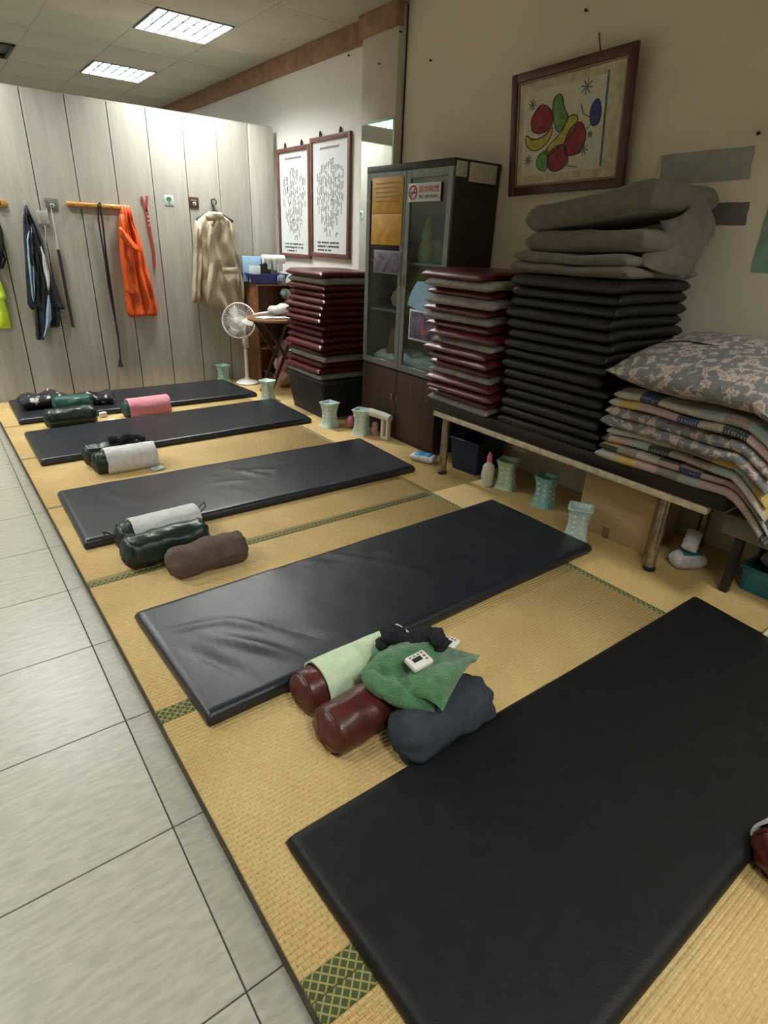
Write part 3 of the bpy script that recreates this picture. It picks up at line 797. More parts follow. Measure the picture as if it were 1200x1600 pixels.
# group by mat 3
b2 = bolster((0.515, 2.965), (0.985, 2.985), 0.083, 'darkgreen', 'dark bolster under the grey-white towel, beside the middle mat', seed=4)
towel_on(b2, 0.36, 0.085, -0.8, PI+0.9, 'whitetowel', 'grey-white towel wrapped on the bolster with black pull loops', 0.035, 5)
loop_handle(b2[0], -0.225, b2[2], 0.083, -1); loop_handle(b2[0], 0.215, b2[2]*1.25, 0.083, 1)
bolster((0.50, 2.77), (0.955, 2.79), 0.09, 'darkgreen', 'glossy dark green bolster between the white towel and the brown bolster', seed=5, wr=0.006)
bolster((0.655, 2.56), (1.07, 2.56), 0.086, 'brownfab', 'taupe brown fabric bolster with a gathered left end', seed=6, wr=0.007, ends=False)
# group by mat 2
b3 = bolster((0.67, 4.20), (1.10, 4.20), 0.083, 'darkgreen', 'dark green bolster under the white terry towel, nearer of that pair', seed=7)
towel_on(b3, 0.34, 0.085, -1.2, PI+1.1, 'whitetowel', 'white terry towel wrapped on the bolster left of the pale blue timer', 0.045, 8)
bolster((0.65, 4.385), (1.07, 4.39), 0.078, 'darkgreen', 'grey-green bolster half hidden behind the white towel bolster', seed=9, wr=0.008)
pts = [((0.86+0.03*i, 4.385+0.01*math.sin(i*2), 0.172+0.008*math.cos(i*1.9)), 0.026) for i in range(5)] + [((1.01, 4.39, 0.165), 0.028), ((1.04, 4.40, 0.155), 0.028), ((1.075, 4.40, 0.14), 0.026)]
tag(lumps('eye_mask', 'blackfab', pts, seed=8), 'small crumpled black cloth on the grey-green bolster', 'cloth')
timer((1.075, 4.075, 0.0), 0.15, 'timerblue', 'pale blue-grey timer on the tatami beside the white towel bolster', 1.0, face=False)
# group by mats 1 and 2
bolster((0.575, 5.495), (1.0, 5.50), 0.085, 'darkgreen', 'dark grey-green vinyl bolster between the two farthest mats', seed=10, wr=0.006)
bolster((0.70, 5.80), (1.03, 5.76), 0.075, 'green', 'deep green bolster resting on the edge of the farthest mat', z=0.052, seed=11, wr=0.005)
b4 = bolster((1.21, 5.535), (1.63, 5.555), 0.078, 'green', 'green bolster wrapped in the pink towel', seed=12)
towel_on(b4, 0.37, 0.080, -1.3, PI+1.2, 'pink', 'pink terry towel wrapped on the green-ended bolster', 0.03, 13, 0.01)
slabx = lambda *a, **k: slab(*a, **k)
tag(slab('garment', 'spotted', 0.42, 0.26, 0.12, None, loc=(0.68, 6.08, 0.048), rot=(0, 0, 0.1), r=0.09, disp=lambda x, y: 0.05*nz(x*8, y*8)+0.02*nz(x*20, y*20, 2), nx=20, ny=14), 'black flowered garment bundled at the left end of the farthest mat', 'clothes')
tag(slab('garment', 'spotted', 0.36, 0.20, 0.10, lambda x, y: (x, y, 0), loc=(1.08, 5.97, 0.048), rot=(0, 0, -0.25), r=0.08, disp=lambda x, y: 0.06*nz(x*9+4, y*8)+0.02*nz(x*20, y*20, 5), nx=20, ny=14), 'black and white garment crumpled behind the deep green bolster', 'clothes')
tag(box('box', 'white', -0.03, 0.03, -0.02, 0.02, 0, 0.045, 0.006, None, (1.07, 5.63, 0.0), (0, 0, 0.3)), 'tiny white carton at the right end of the deep green bolster', 'box')
timer((1.10, 5.47, 0.0), 0.1, 'white', 'white timer at the end of the dark grey-green bolster', 0.8, face=False)
timer((1.19, 5.42, 0.0), -0.1, 'ivory', 'ivory timer between the dark green bolster and the pink towel', 0.95, face=False)
timer((1.36, 5.445, 0.0), 0.1, 'ivory', 'ivory timer lying against the pink towel', 0.95, face=False)

# partly seen bolster at the right edge
bz = bolster((1.478, 0.150), (1.90, 0.06), 0.085, 'burgbol', 'oxblood bolster cut off by the right edge, on the near tatami', seed=14)
towel_on(bz, 0.36, 0.087, -0.5, PI+0.6, 'whitetowel', 'pinkish white cloth over the bolster at the right edge', 0.02, 3)

# ------------------------------------------------------------------ massage bench on the right
bench = thing('padded_bench', 'long black padded bench with cream rail and steel legs, loaded with mats and quilts', 'bench', (3.1, 2.05, 0))
def bb(name, mat, x0, x1, y0, y1, z0, z1, bev=0.004): return box(name, mat, x0-3.1, x1-3.1, y0-2.05, y1-2.05, z0, z1, bev, bench)
bb('padded_top', 'vinyl_stack', 2.74, 3.42, 0.98, 3.10, 0.475, 0.56, 0.02)
bb('rail', 'rail', 2.755, 2.80, 1.06, 3.04, 0.433, 0.475, 0.008); bb('rail', 'rail', 3.36, 3.39, 1.10, 3.02, 0.435, 0.475, 0.006)
bb('rail', 'rail', 2.79, 3.39, 1.10, 1.13, 0.437, 0.473, 0.006); bb('rail', 'rail', 2.79, 3.39, 2.99, 3.02, 0.437, 0.473, 0.006)
for (x, y) in ((2.83, 1.29), (2.82, 2.96), (3.36, 1.29), (3.36, 2.96)):
    bm = bmesh.new(); tube(bm, [(x-3.1, y-2.05, 0.0), (x-3.1, y-2.05, 0.436)], 0.028, 16); l = done('leg', bm, 'steel', bench)
    bm = bmesh.new(); lathe(bm, [(0.0335, 0), (0.0335, 0.02), (0.029, 0.024)], 16, off=(x-3.1, y-2.05, 0.0)); f_ = done('rubber_foot', bm, 'black', l)

ORD = ['topmost', 'second from the top', 'third from the top', 'fourth from the top', 'fifth from the top', 'sixth from the top', 'seventh from the top', 'eighth from the top', 'ninth from the top',
       'tenth from the top', 'eleventh from the top', 'twelfth from the top', 'thirteenth from the top', 'fourteenth from the top', 'fifteenth from the top', 'sixteenth from the top', 'bottom one']
def stack(seq, z0, z1, x0, x1, y0, y1, where, group, lean=(0, 0), jit=0.02, seed=0, name='floor_cushion', mats=None, r=0.03, sag=0.012, words=None, rotj=0.03):
    rnd = random.Random(seed); n = len(seq); T = (z1-z0)/n
    for i in range(n-1, -1, -1):          # from the bottom
        k = n-1-i; c = seq[i]
        Lx = (x1-x0)*rnd.uniform(0.97, 1.03); Ly = (y1-y0)*rnd.uniform(0.98, 1.03)
        cx = (x0+x1)/2 + lean[0]*k/n + rnd.uniform(-jit, jit) - 0.5*abs(Lx-(x1-x0)); cy = (y0+y1)/2 + lean[1]*k/n + rnd.uniform(-jit, jit)
        cx = min(cx, WX-0.015-Lx/2-0.02)
        s_ = rnd.uniform(0, 50)
        sg = sag*rnd.uniform(0.92, 1.08)
        def mp(x, y, s_=s_, Lx=Lx, Ly=Ly, sg=sg):
            q = max(0, (abs(x)/(Lx/2))-0.6)**2*2.5*0 + max(0, (-x/(Lx/2))-0.5)**2*sg*3
            return (x+0.006*nz(y*5+s_, 1), y+0.006*nz(x*5+s_, 4), -q)
        mat, lab_ = mats[c]
        m_ = slab(name, mat, Lx, Ly, T*0.995, mp, loc=(cx, cy, z0+k*T), rot=(0, 0, rnd.uniform(-rotj, rotj)), r=r*(1.35 if name == 'floor_cushion' else 1.0), power=1.55 if name == 'floor_cushion' else 1.9, disp=lambda x, y, s_=s_: 0.0015*nz(x*8+s_, y*8), nx=9, ny=9)
        tag(m_, '%s, %s %s' % (lab_, (words or ORD)[i], where), 'cushion' if name == 'floor_cushion' else 'mat', group)
CM = {'B': ('burg', 'burgundy vinyl cushion'), 'G': ('grey', 'grey cushion'), 'K': ('vinyl_stack', 'folded black vinyl mat')}
# stack on the black bin
bn = thing('storage_bin', 'black plastic storage bin under the burgundy stack, left of the cabinet', 'storage bin', (3.07, 4.92, 0))
bm = bmesh.new(); rings(bm, [[(sx*(0.27+0.035*f_), sy*(0.30+0.03*f_), f_*0.325) for sx, sy in ((-1, -1), (1, -1), (1, 1), (-1, 1))] for f_ in (0, 0.5, 1)])
bmesh.ops.bevel(bm, geom=[e for e in bm.edges if abs(e.verts[0].co.z-e.verts[1].co.z) > 0.1], offset=0.02, segments=3, affect='EDGES')
done('bin_body', bm, 'blackbin', bn)
box('lid', 'blackbin', -0.32, 0.32, -0.345, 0.345, 0.325, 0.36, 0.012, bn)
stack('BGBBBBBBBBBBBGBBG', 0.36, 1.305, 2.77, 3.37, 4.60, 5.26, 'of the stack on the black bin', 'cushions stacked on the black bin', (0, 0), 0.028, 3, mats=CM, r=0.026)
# stack at the far end of the bench
stack('BGBGBGBBGBBBGBBBG', 0.56, 1.42, 2.72, 3.33, 2.46, 3.06, 'of the burgundy and grey stack on the bench', 'cushions stacked on the bench', (-0.09, 0.06), 0.03, 5, mats=CM, r=0.026, sag=0.028, rotj=0.05)
# black folded mats
BW = ['topmost'] + ORD[1:14] + ['bottom one']
stack('K'*15, 0.56, 1.43, 2.74, 3.40, 1.70, 2.40, 'of the tall black stack on the bench', 'black mats stacked on the bench', (-0.05, 0.0), 0.012, 8, name='folded_mat', mats=CM, r=0.028, sag=0.015, words=BW, rotj=0.02)

# taupe blankets on top of the black stack
def blanket(label, x0, x1, y0, y1, zl, zr, T, seed, r=0.035, layers=2, wav=0.02):
    L = x1-x0; Wd = y1-y0
    t = thing('blanket', label, 'blanket', ((x0+x1)/2, (y0+y1)/2, 0), 0, 'taupe blankets on the black stack')
    for q in range(layers):
        ins = 0.02*q
        def mp(x, y, q=q):
            v = 0.5-y/Wd           # 0 far, 1 near
            z = zl + (zr-zl)*v**1.2 + T/layers*q + wav*nz(x*4+seed, y*4)*0.5
            return (x, y, z)
        slab('fold', 'blanket', L-ins, Wd-ins*2, T/layers, mp, t, r=r*0.8, nx=12, ny=14, disp=lambda x, y: 0.012*nz(x*6+seed, y*6))
    return t
blanket('taupe grey blanket folded lowest of the three on the black stack', 2.70, 3.38, 1.70, 2.45, 1.43, 1.435, 0.105, 1, r=0.06)
blanket('taupe grey blanket folded in the middle of the three on the black stack', 2.76, 3.38, 1.68, 2.40, 1.535, 1.56, 0.10, 2, layers=1, r=0.055)
blanket('taupe grey blanket on top of the pile, its near end humped up', 2.76, 3.38, 1.68, 2.42, 1.635, 1.75, 0.13, 3, layers=1, r=0.06)

t = [o for o in bpy.data.objects if o.name.startswith('blanket') and o.type == 'EMPTY'][-1]
def side_map(x, y):
    v = 0.5 - y/0.36
    return (x + 0.03*v*math.sin(x*8), -0.375 - 0.02*math.sin(x*14+v*5) - 0.015*nz(x*8, v*4), 0)
bm = bmesh.new(); G = []
for i in range(25):
    row = []
    for j in range(19):
        u, v = i/24, j/18
        z = 1.70 + 0.155*u**1.5 - v*(0.20+0.20*u)
        y = 1.68 + 0.04*(1-u)**4 - 0.03*math.sin(v*PI)*(0.4+u) - 0.022*math.sin(7*(v+0.7*u)) - 0.012*nz(u*7, v*7)
        row.append((2.96 - 0.10*v + (0.25+0.23*v)*u + 0.012*math.sin(v*5), y, z))
    G.append(row)
A = [[bm.verts.new((p[0]-3.07, p[1]-2.05, p[2])) for p in r] for r in G]; Bq = [[bm.verts.new((p[0]-3.07, p[1]-2.05+0.018, p[2])) for p in r] for r in G]
for i in range(24):
    for j in range(18):
        bm.faces.new((A[i][j], A[i+1][j], A[i+1][j+1], A[i][j+1])); bm.faces.new((Bq[i][j+1], Bq[i+1][j+1], Bq[i+1][j], Bq[i][j]))
for i in range(24):
    for j in (0, 18): bm.faces.new((A[i][j], Bq[i][j], Bq[i+1][j], A[i+1][j]))
for j in range(18):
    for i in (0, 24): bm.faces.new((A[i][j], A[i][j+1], Bq[i][j+1], Bq[i][j]))
done('hanging_edge', bm, 'blanket', t, ang=2)

# quilts
def quilt(label, mat, x0, x1, y0, y1, z, T, seed, back=0.0, droop=0.0, layers=2):
    L = x1-x0; Wd = y1-y0; t = thing('quilt', label, 'quilt', ((x0+x1)/2, (y0+y1)/2, 0), 0, 'quilts folded on the near end of the bench')
    for q in range(layers):
        def mp(x, y, q=q):
            u = x/L+0.5; v = 0.5-y/Wd
            zz = z + T/layers*q + back*u + 0.012*nz(x*5+seed, y*5) - droop*max(0, 0.985-(y+(y0+y1)/2))**1.3*6*(1-0.35*u)
            return (x - 0.02*math.sin(v*6+seed), y, zz)
        slab('fold', mat, L-0.025*q, Wd-0.02*q, T/layers*0.98, mp, t, r=0.034 if layers > 1 else 0.22, power=2.0 if layers > 1 else 1.7, nx=14, ny=18, uvoff=(seed*1.3+q*.37, seed*.7), disp=lambda x, y: 0.010*nz(x*9+seed, y*9))
    return t
quilt('patchwork quilt with pink edging, lowest of the quilt pile', 'patch', 2.69, 3.37, 0.76, 1.66, 0.562, 0.085, 1, 0.02, 0.20)
quilt('patchwork quilt with yellow and white squares, second lowest in the pile', 'patch', 2.70, 3.37, 0.80, 1.64, 0.65, 0.08, 2, 0.04, 0.195)
quilt('grey floral quilt folded in the middle of the quilt pile', 'floral', 2.67, 3.37, 0.82, 1.66, 0.735, 0.10, 3, 0.06, 0.19)
quilt('patchwork quilt with dark green squares, just below the top quilt', 'patch', 2.68, 3.37, 0.82, 1.65, 0.84, 0.08, 4, 0.08, 0.185)
quilt('plump grey floral quilt with pink blossoms, on top of the pile', 'floral', 2.65, 3.37, 0.76, 1.69, 0.905, 0.21, 5, 0.13, 0.16, 1)
# ------------------------------------------------------------------ things under the bench
bx_ = thing('cardboard_box', 'brown cardboard box with tape under the near end of the bench', 'box', (3.13, 1.63, 0), 0.03)
box('carton', 'card', -0.18, 0.18, -0.225, 0.225, 0, 0.425, 0.004, bx_)
box('tape_strip', 'tape', -0.1815, -0.179, -0.02, 0.025, 0.36, 0.424, 0.0004, bx_); box('tape_strip', 'tape', -0.1815, -0.179, -0.0, 0.045, 0.0, 0.07, 0.0004, bx_)
box('flap', 'card', -0.181, -0.003, -0.225, 0.225, 0.4245, 0.429, 0.001, bx_); box('flap', 'card', 0.003, 0.181, -0.225, 0.225, 0.4245, 0.429, 0.001, bx_)
def bin_(label, mat, loc, w, d, h, rz=0):
    t = thing('storage_bin', label, 'storage bin', loc, rz)
    bm = bmesh.new(); k = 0.86
    def rg(f_, z, ins=0): return [(sx*(w/2*f_-ins), sy*(d/2*f_-ins), z) for sx, sy in ((-1, -1), (1, -1), (1, 1), (-1, 1))]
    rings(bm, [rg(k, 0), rg(1, h), rg(1, h, 0.008), rg(k, 0.01, 0.008)]); done('bin_body', bm, mat, t, smooth=False)
    bm = bmesh.new()
    for a in ((-w/2-.008, w/2+.008, -d/2-.008, -d/2+.006), (-w/2-.008, w/2+.008, d/2-.006, d/2+.008), (-w/2-.008, -w/2+.006, -d/2, d/2), (w/2-.006, w/2+.008, -d/2, d/2)): bx(bm, *a, h-0.014, h+0.002, 0.002, 1)
    done('rim', bm, mat, t)
    return t
bin_('navy blue plastic bin under the far end of the bench', 'bluebin', (3.13, 2.92, 0), 0.34, 0.26, 0.25, 0.12)
def bottle(label, loc):
    t = thing('bottle', label, 'bottle', loc)
    bm = bmesh.new(); lathe(bm, [(0.040, 0), (0.043, 0.006), (0.043, 0.13), (0.036, 0.15), (0.017, 0.168), (0.016, 0.18)], 20); done('bottle_body', bm, 'ivory', t)
    bm = bmesh.new(); lathe(bm, [(0.019, 0.176), (0.019, 0.215), (0.012, 0.23), (0.012, 0.245)], 16); done('cap', bm, 'hotpink', t)
    box('label_patch', 'foilwhite', -0.044, -0.0405, -0.024, 0.024, 0.05, 0.105, 0.001, t)
    return t
bottle('translucent white bottle with pink cap under the bench rail', (2.95, 2.625, 0))

def tower(mat, label, loc, rz, sc=1.0):
    t = thing('scent_holder', label, 'container', loc, rz, 'waisted mint plastic containers along the wall side'); t.scale = (sc, sc, sc)
    H = 0.205; rg = []
    n = 12
    for i in range(n+1):
        f_ = i/n; w = 0.046 + 0.016*abs(2*f_-1)**1.8 + (0.004 if i in (0, n) else 0)
        ring = []
        for k in range(4):
            a = PI/4 + k*PI/2
            # bevelled corner: two points
            for da in (-0.12, 0.12): ring.append(Vector((w*1.38*math.cos(a+da), w*1.38*math.sin(a+da), f_*H)))
        rg.append(ring)
    rg.append([v*1 for v in [Vector((p.x*0.8, p.y*0.8, H)) for p in rg[-1]]]); rg.append([Vector((p.x*0.75, p.y*0.75, H-0.02)) for p in rg[-1]])
    bm = bmesh.new(); rings(bm, rg); done('body', bm, mat, t, ang=0.5)
    bm = bmesh.new()
    for k in range(4):
        a = k*PI/2
        for z in (0.05, 0.085, 0.12, 0.158):
            for s in (-0.5, 0.5):
                w = 0.046 + 0.016*abs(2*z/H-1)**1.8
                g = bmesh.ops.create_icosphere(bm, subdivisions=1, radius=0.0135)
                p = Vector((w*0.975, s*w*0.95, z)); p.rotate(Matrix.Rotation(a, 3, 'Z'))
                bmesh.ops.translate(bm, vec=p, verts=g['verts'])
    s_ = done('studs', bm, 'studpale', t); s_['kind'] = 'stuff'
    bm = bmesh.new()
    for k in range(4):
        a = PI/4+k*PI/2; g = bmesh.ops.create_cone(bm, cap_ends=True, segments=6, radius1=0.008, radius2=0.002, depth=0.012)
        bmesh.ops.translate(bm, vec=Vector((0.084*math.cos(a), 0.084*math.sin(a), H+0.001)), verts=g['verts'])
    done('corner_tips', bm, mat, t)
    return t
tower('mint', 'mint waisted container on the floor between fan and partition mat end', (2.585, 6.505, 0), 0.3, 0.95)
tower('palemint', 'mint waisted container by the foot of the folding table', (2.66, 5.52, 0), 0.5)
tower('palemint', 'pale mint waisted container in front of the black bin', (2.735, 4.42, 0), 0.2, 1.05)
tower('palemint', 'pale mint waisted container left of the white ring-handled gadget', (2.86, 4.08, 0), 0.5, 1.05)
tower('sage', 'sage green waisted container next to the pink-capped bottle', (3.03, 2.52, 0), 0.4)
tower('teal', 'teal waisted container under the middle of the bench', (3.02, 2.17, 0), 0.15)
tower('palemint', 'pale aqua waisted container standing before the cardboard box', (2.79, 1.74, 0), 0.55, 1.0)
# pink bag, pinkish bottle, white massager by the cabinet
tag(slab('pouch', 'hotpink', 0.09, 0.06, 0.11, None, loc=(2.88, 4.27, 0), r=0.028, nx=5, ny=5), 'small hot pink pouch beside the pale mint container', 'pouch')
t = thing('bottle', 'squat purple-pink bottle between container and white gadget', 'bottle', (2.94, 3.99, 0))
bm = bmesh.new(); lathe(bm, [(0.026, 0), (0.028, 0.01), (0.028, 0.10), (0.015, 0.12)], 16); done('bottle_body', bm, 'pinkplush', t)
bm = bmesh.new(); lathe(bm, [(0.016, 0.118), (0.016, 0.145), (0.006, 0.15)], 12); done('cap', bm, 'ink', t)
t = thing('massager', 'white plastic gadget with barrel top and slotted legs by the cabinet', 'massager', (2.93, 3.86, 0), 0.25)
bm = bmesh.new(); tube(bm, [(-0.02, 0.13, 0.215), (-0.015, 0.06, 0.21), (0, -0.02, 0.20), (0.0, -0.075, 0.19)], 0.034, 14); done('barrel', bm, 'ivory', t)
for y in (-0.055, 0.0): box('leg', 'ivory', -0.022, 0.022, y-0.017, y+0.012, 0.0, 0.19, 0.008, t)
box('foot_bridge', 'ivory', -0.022, 0.022, -0.06, 0.01, 0.0, 0.03, 0.008, t)

def pack(label, loc, rz, m1, m2, w=0.17, d=0.10, h=0.07, tilt=(0, 0)):
    t = thing('tissue_pack', label, 'tissue pack', loc, rz); t.rotation_euler = (tilt[0], tilt[1], rz)
    slab('wrapper', m1, w, d, h, None, t, r=0.03, nx=8, ny=6, disp=lambda x, y: 0.012*nz(x*25, y*25))
    slab('printed_patch', m2, w*0.72, d*0.8, h*0.6, None, t, (0, 0, h*0.52), r=0.03, nx=8, ny=6, disp=lambda x, y: 0.008*nz(x*25+4, y*25))
    return t
pack('white and blue wet wipe pack on the tatami by the bench leg', (2.87, 3.24, 0), -1.1, 'foilwhite', 'bluepack', 0.20, 0.11, 0.06)
pack('crumpled white and teal packet on the tatami behind the near bench leg', (3.03, 1.19, 0), -0.5, 'foilwhite', 'tealpack', 0.17, 0.10, 0.10)
tag(slab('paper_wad', 'foilwhite', 0.13, 0.08, 0.06, None, loc=(3.02, 1.20, 0.145), rot=(0.3, -0.5, 0.3), r=0.025, nx=7, ny=6, disp=lambda x, y: 0.015*nz(x*25+7, y*25)), 'crumpled white paper on top of the teal packet', 'paper')

# grey bench with blue bins at the right edge
t = thing('low_bench', 'warm grey upholstered bench at the right edge under the hanging quilt', 'bench', (3.10, 0.45, 0))
box('seat', 'greybox', -0.18, 0.30, -0.75, 0.60, 0.30, 0.42, 0.03, t)
for sx in (-0.14, 0.26):
    for sy in (-0.7, 0.5): box('leg', 'black', sx-0.02, sx+0.02, sy-0.02, sy+0.02, 0, 0.30, 0.003, t)
bin_('teal blue bin under the grey bench, left of two', 'tealpack', (3.19, 0.80, 0), 0.30, 0.26, 0.14)
bin_('teal blue bin under the grey bench, right of two', 'tealpack', (3.17, 0.50, 0), 0.32, 0.28, 0.15)
tag(slab('cloth', 'greybox', 0.16, 0.18, 0.10, None, loc=(3.19, 0.80, 0.125), r=0.05, nx=8, ny=8, disp=lambda x, y: 0.03*nz(x*9, y*9)), 'beige cloth heaped in the left teal bin', 'cloth')
t = thing('shoe', 'pale shoe tip at the right edge on the tatami', 'shoe', (2.75, 0.60, 0), 0.0)
slab('upper', 'ivory', 0.24, 0.09, 0.08, None, t, (0, 0, 0.012), r=0.04, nx=8, ny=6); slab('sole', 'white', 0.26, 0.10, 0.02, None, t, r=0.02, nx=8, ny=6, flat=True)

# ------------------------------------------------------------------ glass cabinet
cab = thing('glass_cabinet', 'tall dark cabinet with glass upper doors and brown lower doors', 'cabinet', (3.0, 3.79, 0))
cy0, cy1 = -0.505, 0.495
def cb(name, mat, x0, x1, y0, y1, z0, z1, bev=0.003, parent=cab): return box(name, mat, x0, x1, y0, y1, z0, z1, bev, parent)
cb('side_panel', 'blackwood', 0.012, 0.435, cy0, cy0+0.02, 0, 2.03); cb('side_panel', 'blackwood', 0.012, 0.435, cy1-0.02, cy1, 0, 2.03)
cb('back_panel', 'darkwood', 0.42, 0.435, cy0+0.02, cy1-0.02, 0, 2.03); cb('top_panel', 'blackwood', -0.005, 0.437, cy0-0.003, cy1+0.003, 2.03, 2.075)
cb('plinth', 'darkwood', 0.02, 0.42, cy0+0.02, cy1-0.02, 0, 0.05); cb('middle_board', 'blackwood', 0.012, 0.42, cy0+0.02, cy1-0.02, 0.575, 0.60)
for z in (1.03, 1.40): cb('shelf', 'alu', 0.04, 0.42, cy0+0.02, cy1-0.02, z, z+0.018)
for s, (a, b) in enumerate(((cy0+0.002, -0.007), (-0.003, cy1-0.002))):
    d = cb('lower_door', 'darkwood', -0.006, 0.012, a, b, 0.045, 0.585)
    hy = a+0.035 if s else b-0.035
    bm = bmesh.new(); tube(bm, [(-0.006, hy, 0.34), (-0.026, hy, 0.345), (-0.026, hy, 0.395), (-0.006, hy, 0.40)], 0.005, 8); done('handle', bm, 'steel', d)
    d = thing_part = bpy.data.objects.new('glass_door', None)
    bpy.data.objects.remove(d)
    bm = bmesh.new(); w = 0.05
    bx(bm, -0.006, 0.014, a, a+w, 0.60, 2.028, 0.002, 1); bx(bm, -0.006, 0.014, b-w, b, 0.60, 2.028, 0.002, 1)
    bx(bm, -0.006, 0.014, a+w, b-w, 0.60, 0.65, 0.002, 1); bx(bm, -0.006, 0.014, a+w, b-w, 1.975, 2.028, 0.002, 1)
    fr = done('glass_door', bm, 'alu', cab)
    box('pane', 'glass', 0.002, 0.007, a+w-0.004, b-w+0.004, 0.646, 1.979, 0, fr)
    bm = bmesh.new(); hy = a+0.02 if s else b-0.02
    bx(bm, -0.014, -0.006, hy-0.006, hy+0.006, 1.25, 1.33, 0.002, 1); done('handle', bm, 'steel', fr)
# printed things taped to the doors (world coordinates on X=2.99)
def sheet_on(name, label, cat, mat, X, y0, y1, z0, z1, th=0.003, border=None, bm_extra=None):
    t = thing(name, label, cat, (X, (y0+y1)/2, (z0+z1)/2))
    w = (y1-y0)/2; h = (z1-z0)/2
    if border:
        box('sheet', border, -th, 0, -w, w, -h, h, 0.0005, t)
        box('print', mat, -th*1.4, -th*0.9, -w+0.012, w-0.012, -h+0.014, h-0.014, 0.0003, t)
    else: box('sheet', mat, -th, 0, -w, w, -h, h, 0.0008, t)
    return t
sx = 2.992
def rect_at(l, r, tpy, bpy_, X):
    a = at(l, tpy, X=X); b = at(r, bpy_, X=X); return b.y, a.y, b.z, a.z
y0, y1, z0, z1 = rect_at(583, 629, 279, 333, sx); zt = z1
f1 = sheet_on('flyer', 'mustard yellow flyer taped to the left glass door, upper one', 'flyer', 'yellow', sx, y0, y1, z0, z1)
w = (y1-y0)/2
for k in range(5): box('printed_line', 'tape', -0.0045, -0.0025, -w+0.05, w-0.05, 0.08-0.03*k, 0.085-0.03*k, 0, f1)
y0b, y1b, z0b, z1b = rect_at(583, 627, 334, 384, sx)
sheet_on('flyer', 'mustard yellow flyer taped to the left glass door, lower one', 'flyer', 'yellow', sx, y0, y1, z0b, z0-0.004)
y0, y1, z0, z1 = rect_at(585, 625, 390, 430, sx)
sheet_on('photo_print', 'dark photo in a clear sleeve on the left glass door', 'photo', 'photo', sx, y0, y1, z0, z1, border='alu')
# no smoking sign
a = at(639, 287, X=sx); b = at(688, 314, X=sx)
yc = (a.y+b.y)/2; zc = (a.z+b.z)/2; w = abs(a.y-b.y)/2; h = abs(a.z-b.z)/2
sg = thing('no_smoking_sign', 'white sign with red Chinese characters and no smoking symbol on the right glass door', 'sign', (sx, yc, zc))
box('plate', 'paper', -0.003, 0, -w, w, -h, h, 0.001, sg)
rotT = (PI/2, 0, -PI/2)
try:
    def fit(me, wid, hei):
        xs = [v.co.x for v in me.vertices]; ys_ = [v.co.y for v in me.vertices]
        fx = wid/(max(xs)-min(xs)); fy = hei/(max(ys_)-min(ys_)); cx_ = (max(xs)+min(xs))/2; cy_ = (max(ys_)+min(ys_))/2
        for v in me.vertices: v.co.x = (v.co.x-cx_)*fx; v.co.y = (v.co.y-cy_)*fy
        return me
    me = fit(text_mesh('請勿吸煙', 0.085), w*1.20, h*0.72); o = link('lettering', me, 'red', sg, (-0.0038, -w*0.30, h*0.33), rotT)
    me = fit(text_mesh('NO SMOKING', 0.042), w*1.14, h*0.36); o = link('lettering', me, 'ink', sg, (-0.0038, -w*0.30, -h*0.48), rotT)
except Exception as e: print('text failed', e)
bm = bmesh.new(); tube(bm, [(-0.0035, w*0.68+0.042*math.cos(q*PI/12), 0.042*math.sin(q*PI/12)) for q in range(25)], 0.005, 6)
tube(bm, [(-0.0035, w*0.68-0.03, 0.03), (-0.0035, w*0.68+0.03, -0.03)], 0.004, 6); done('prohibition_ring', bm, 'red', sg)
bm = bmesh.new(); bx(bm, -0.0045, -0.003, w*0.68-0.03, w*0.68+0.025, -0.006, 0.004); done('cigarette', bm, 'ink', sg)
# papers behind / on the right door, partly hidden by the stack
y0, y1, z0, z1 = rect_at(640, 672, 497, 533, sx)
t = sheet_on('poster', 'white bordered dark poster with orange flame shape, low on the right glass door', 'poster', 'photo', sx, y0-0.28, y1, z0-0.02, z1+0.07, border='paper')
PATCH_LATER = True
bm = bmesh.new(); blob(bm, [(0.0, 0.09), (-0.02, 0.03), (-0.035, -0.03), (-0.02, -0.08), (0.02, -0.08), (0.035, -0.03), (0.02, 0.03)], -0.0048, 0.10, 0, 0.7)
done('printed_flame', bm, 'redglow', t, smooth=False)
# stickers on the side of the cabinet (plane y = 3.285)
for l, r_, tp, bt, lb, mt in ((714, 729, 250, 277, 'small cream label on the cabinet side, left of the larger one', 'cream'), (735, 774, 253, 289, 'larger creamy grey label on the cabinet side', 'cream')):
    a = at(l, tp, Y=3.283); b = at(r_, bt, Y=3.283)
    t = thing('sticker', lb, 'sticker', ((a.x+b.x)/2, 3.283, (a.z+b.z)/2)); w = (b.x-a.x)/2; h = (a.z-b.z)/2
    box('sheet', mt, -w, w, -0.002, 0.001, -h, h, 0.0005, t)
    bm = bmesh.new()
    rr = random.Random(4)
    for k in range(14):
        xx = rr.uniform(-w*.8, w*.7); zz = rr.uniform(-h*.8, h*.7); bx(bm, xx, xx+0.01, -0.003, -0.0015, zz, zz+0.003)
    done('print', bm, 'inkgrey', t)
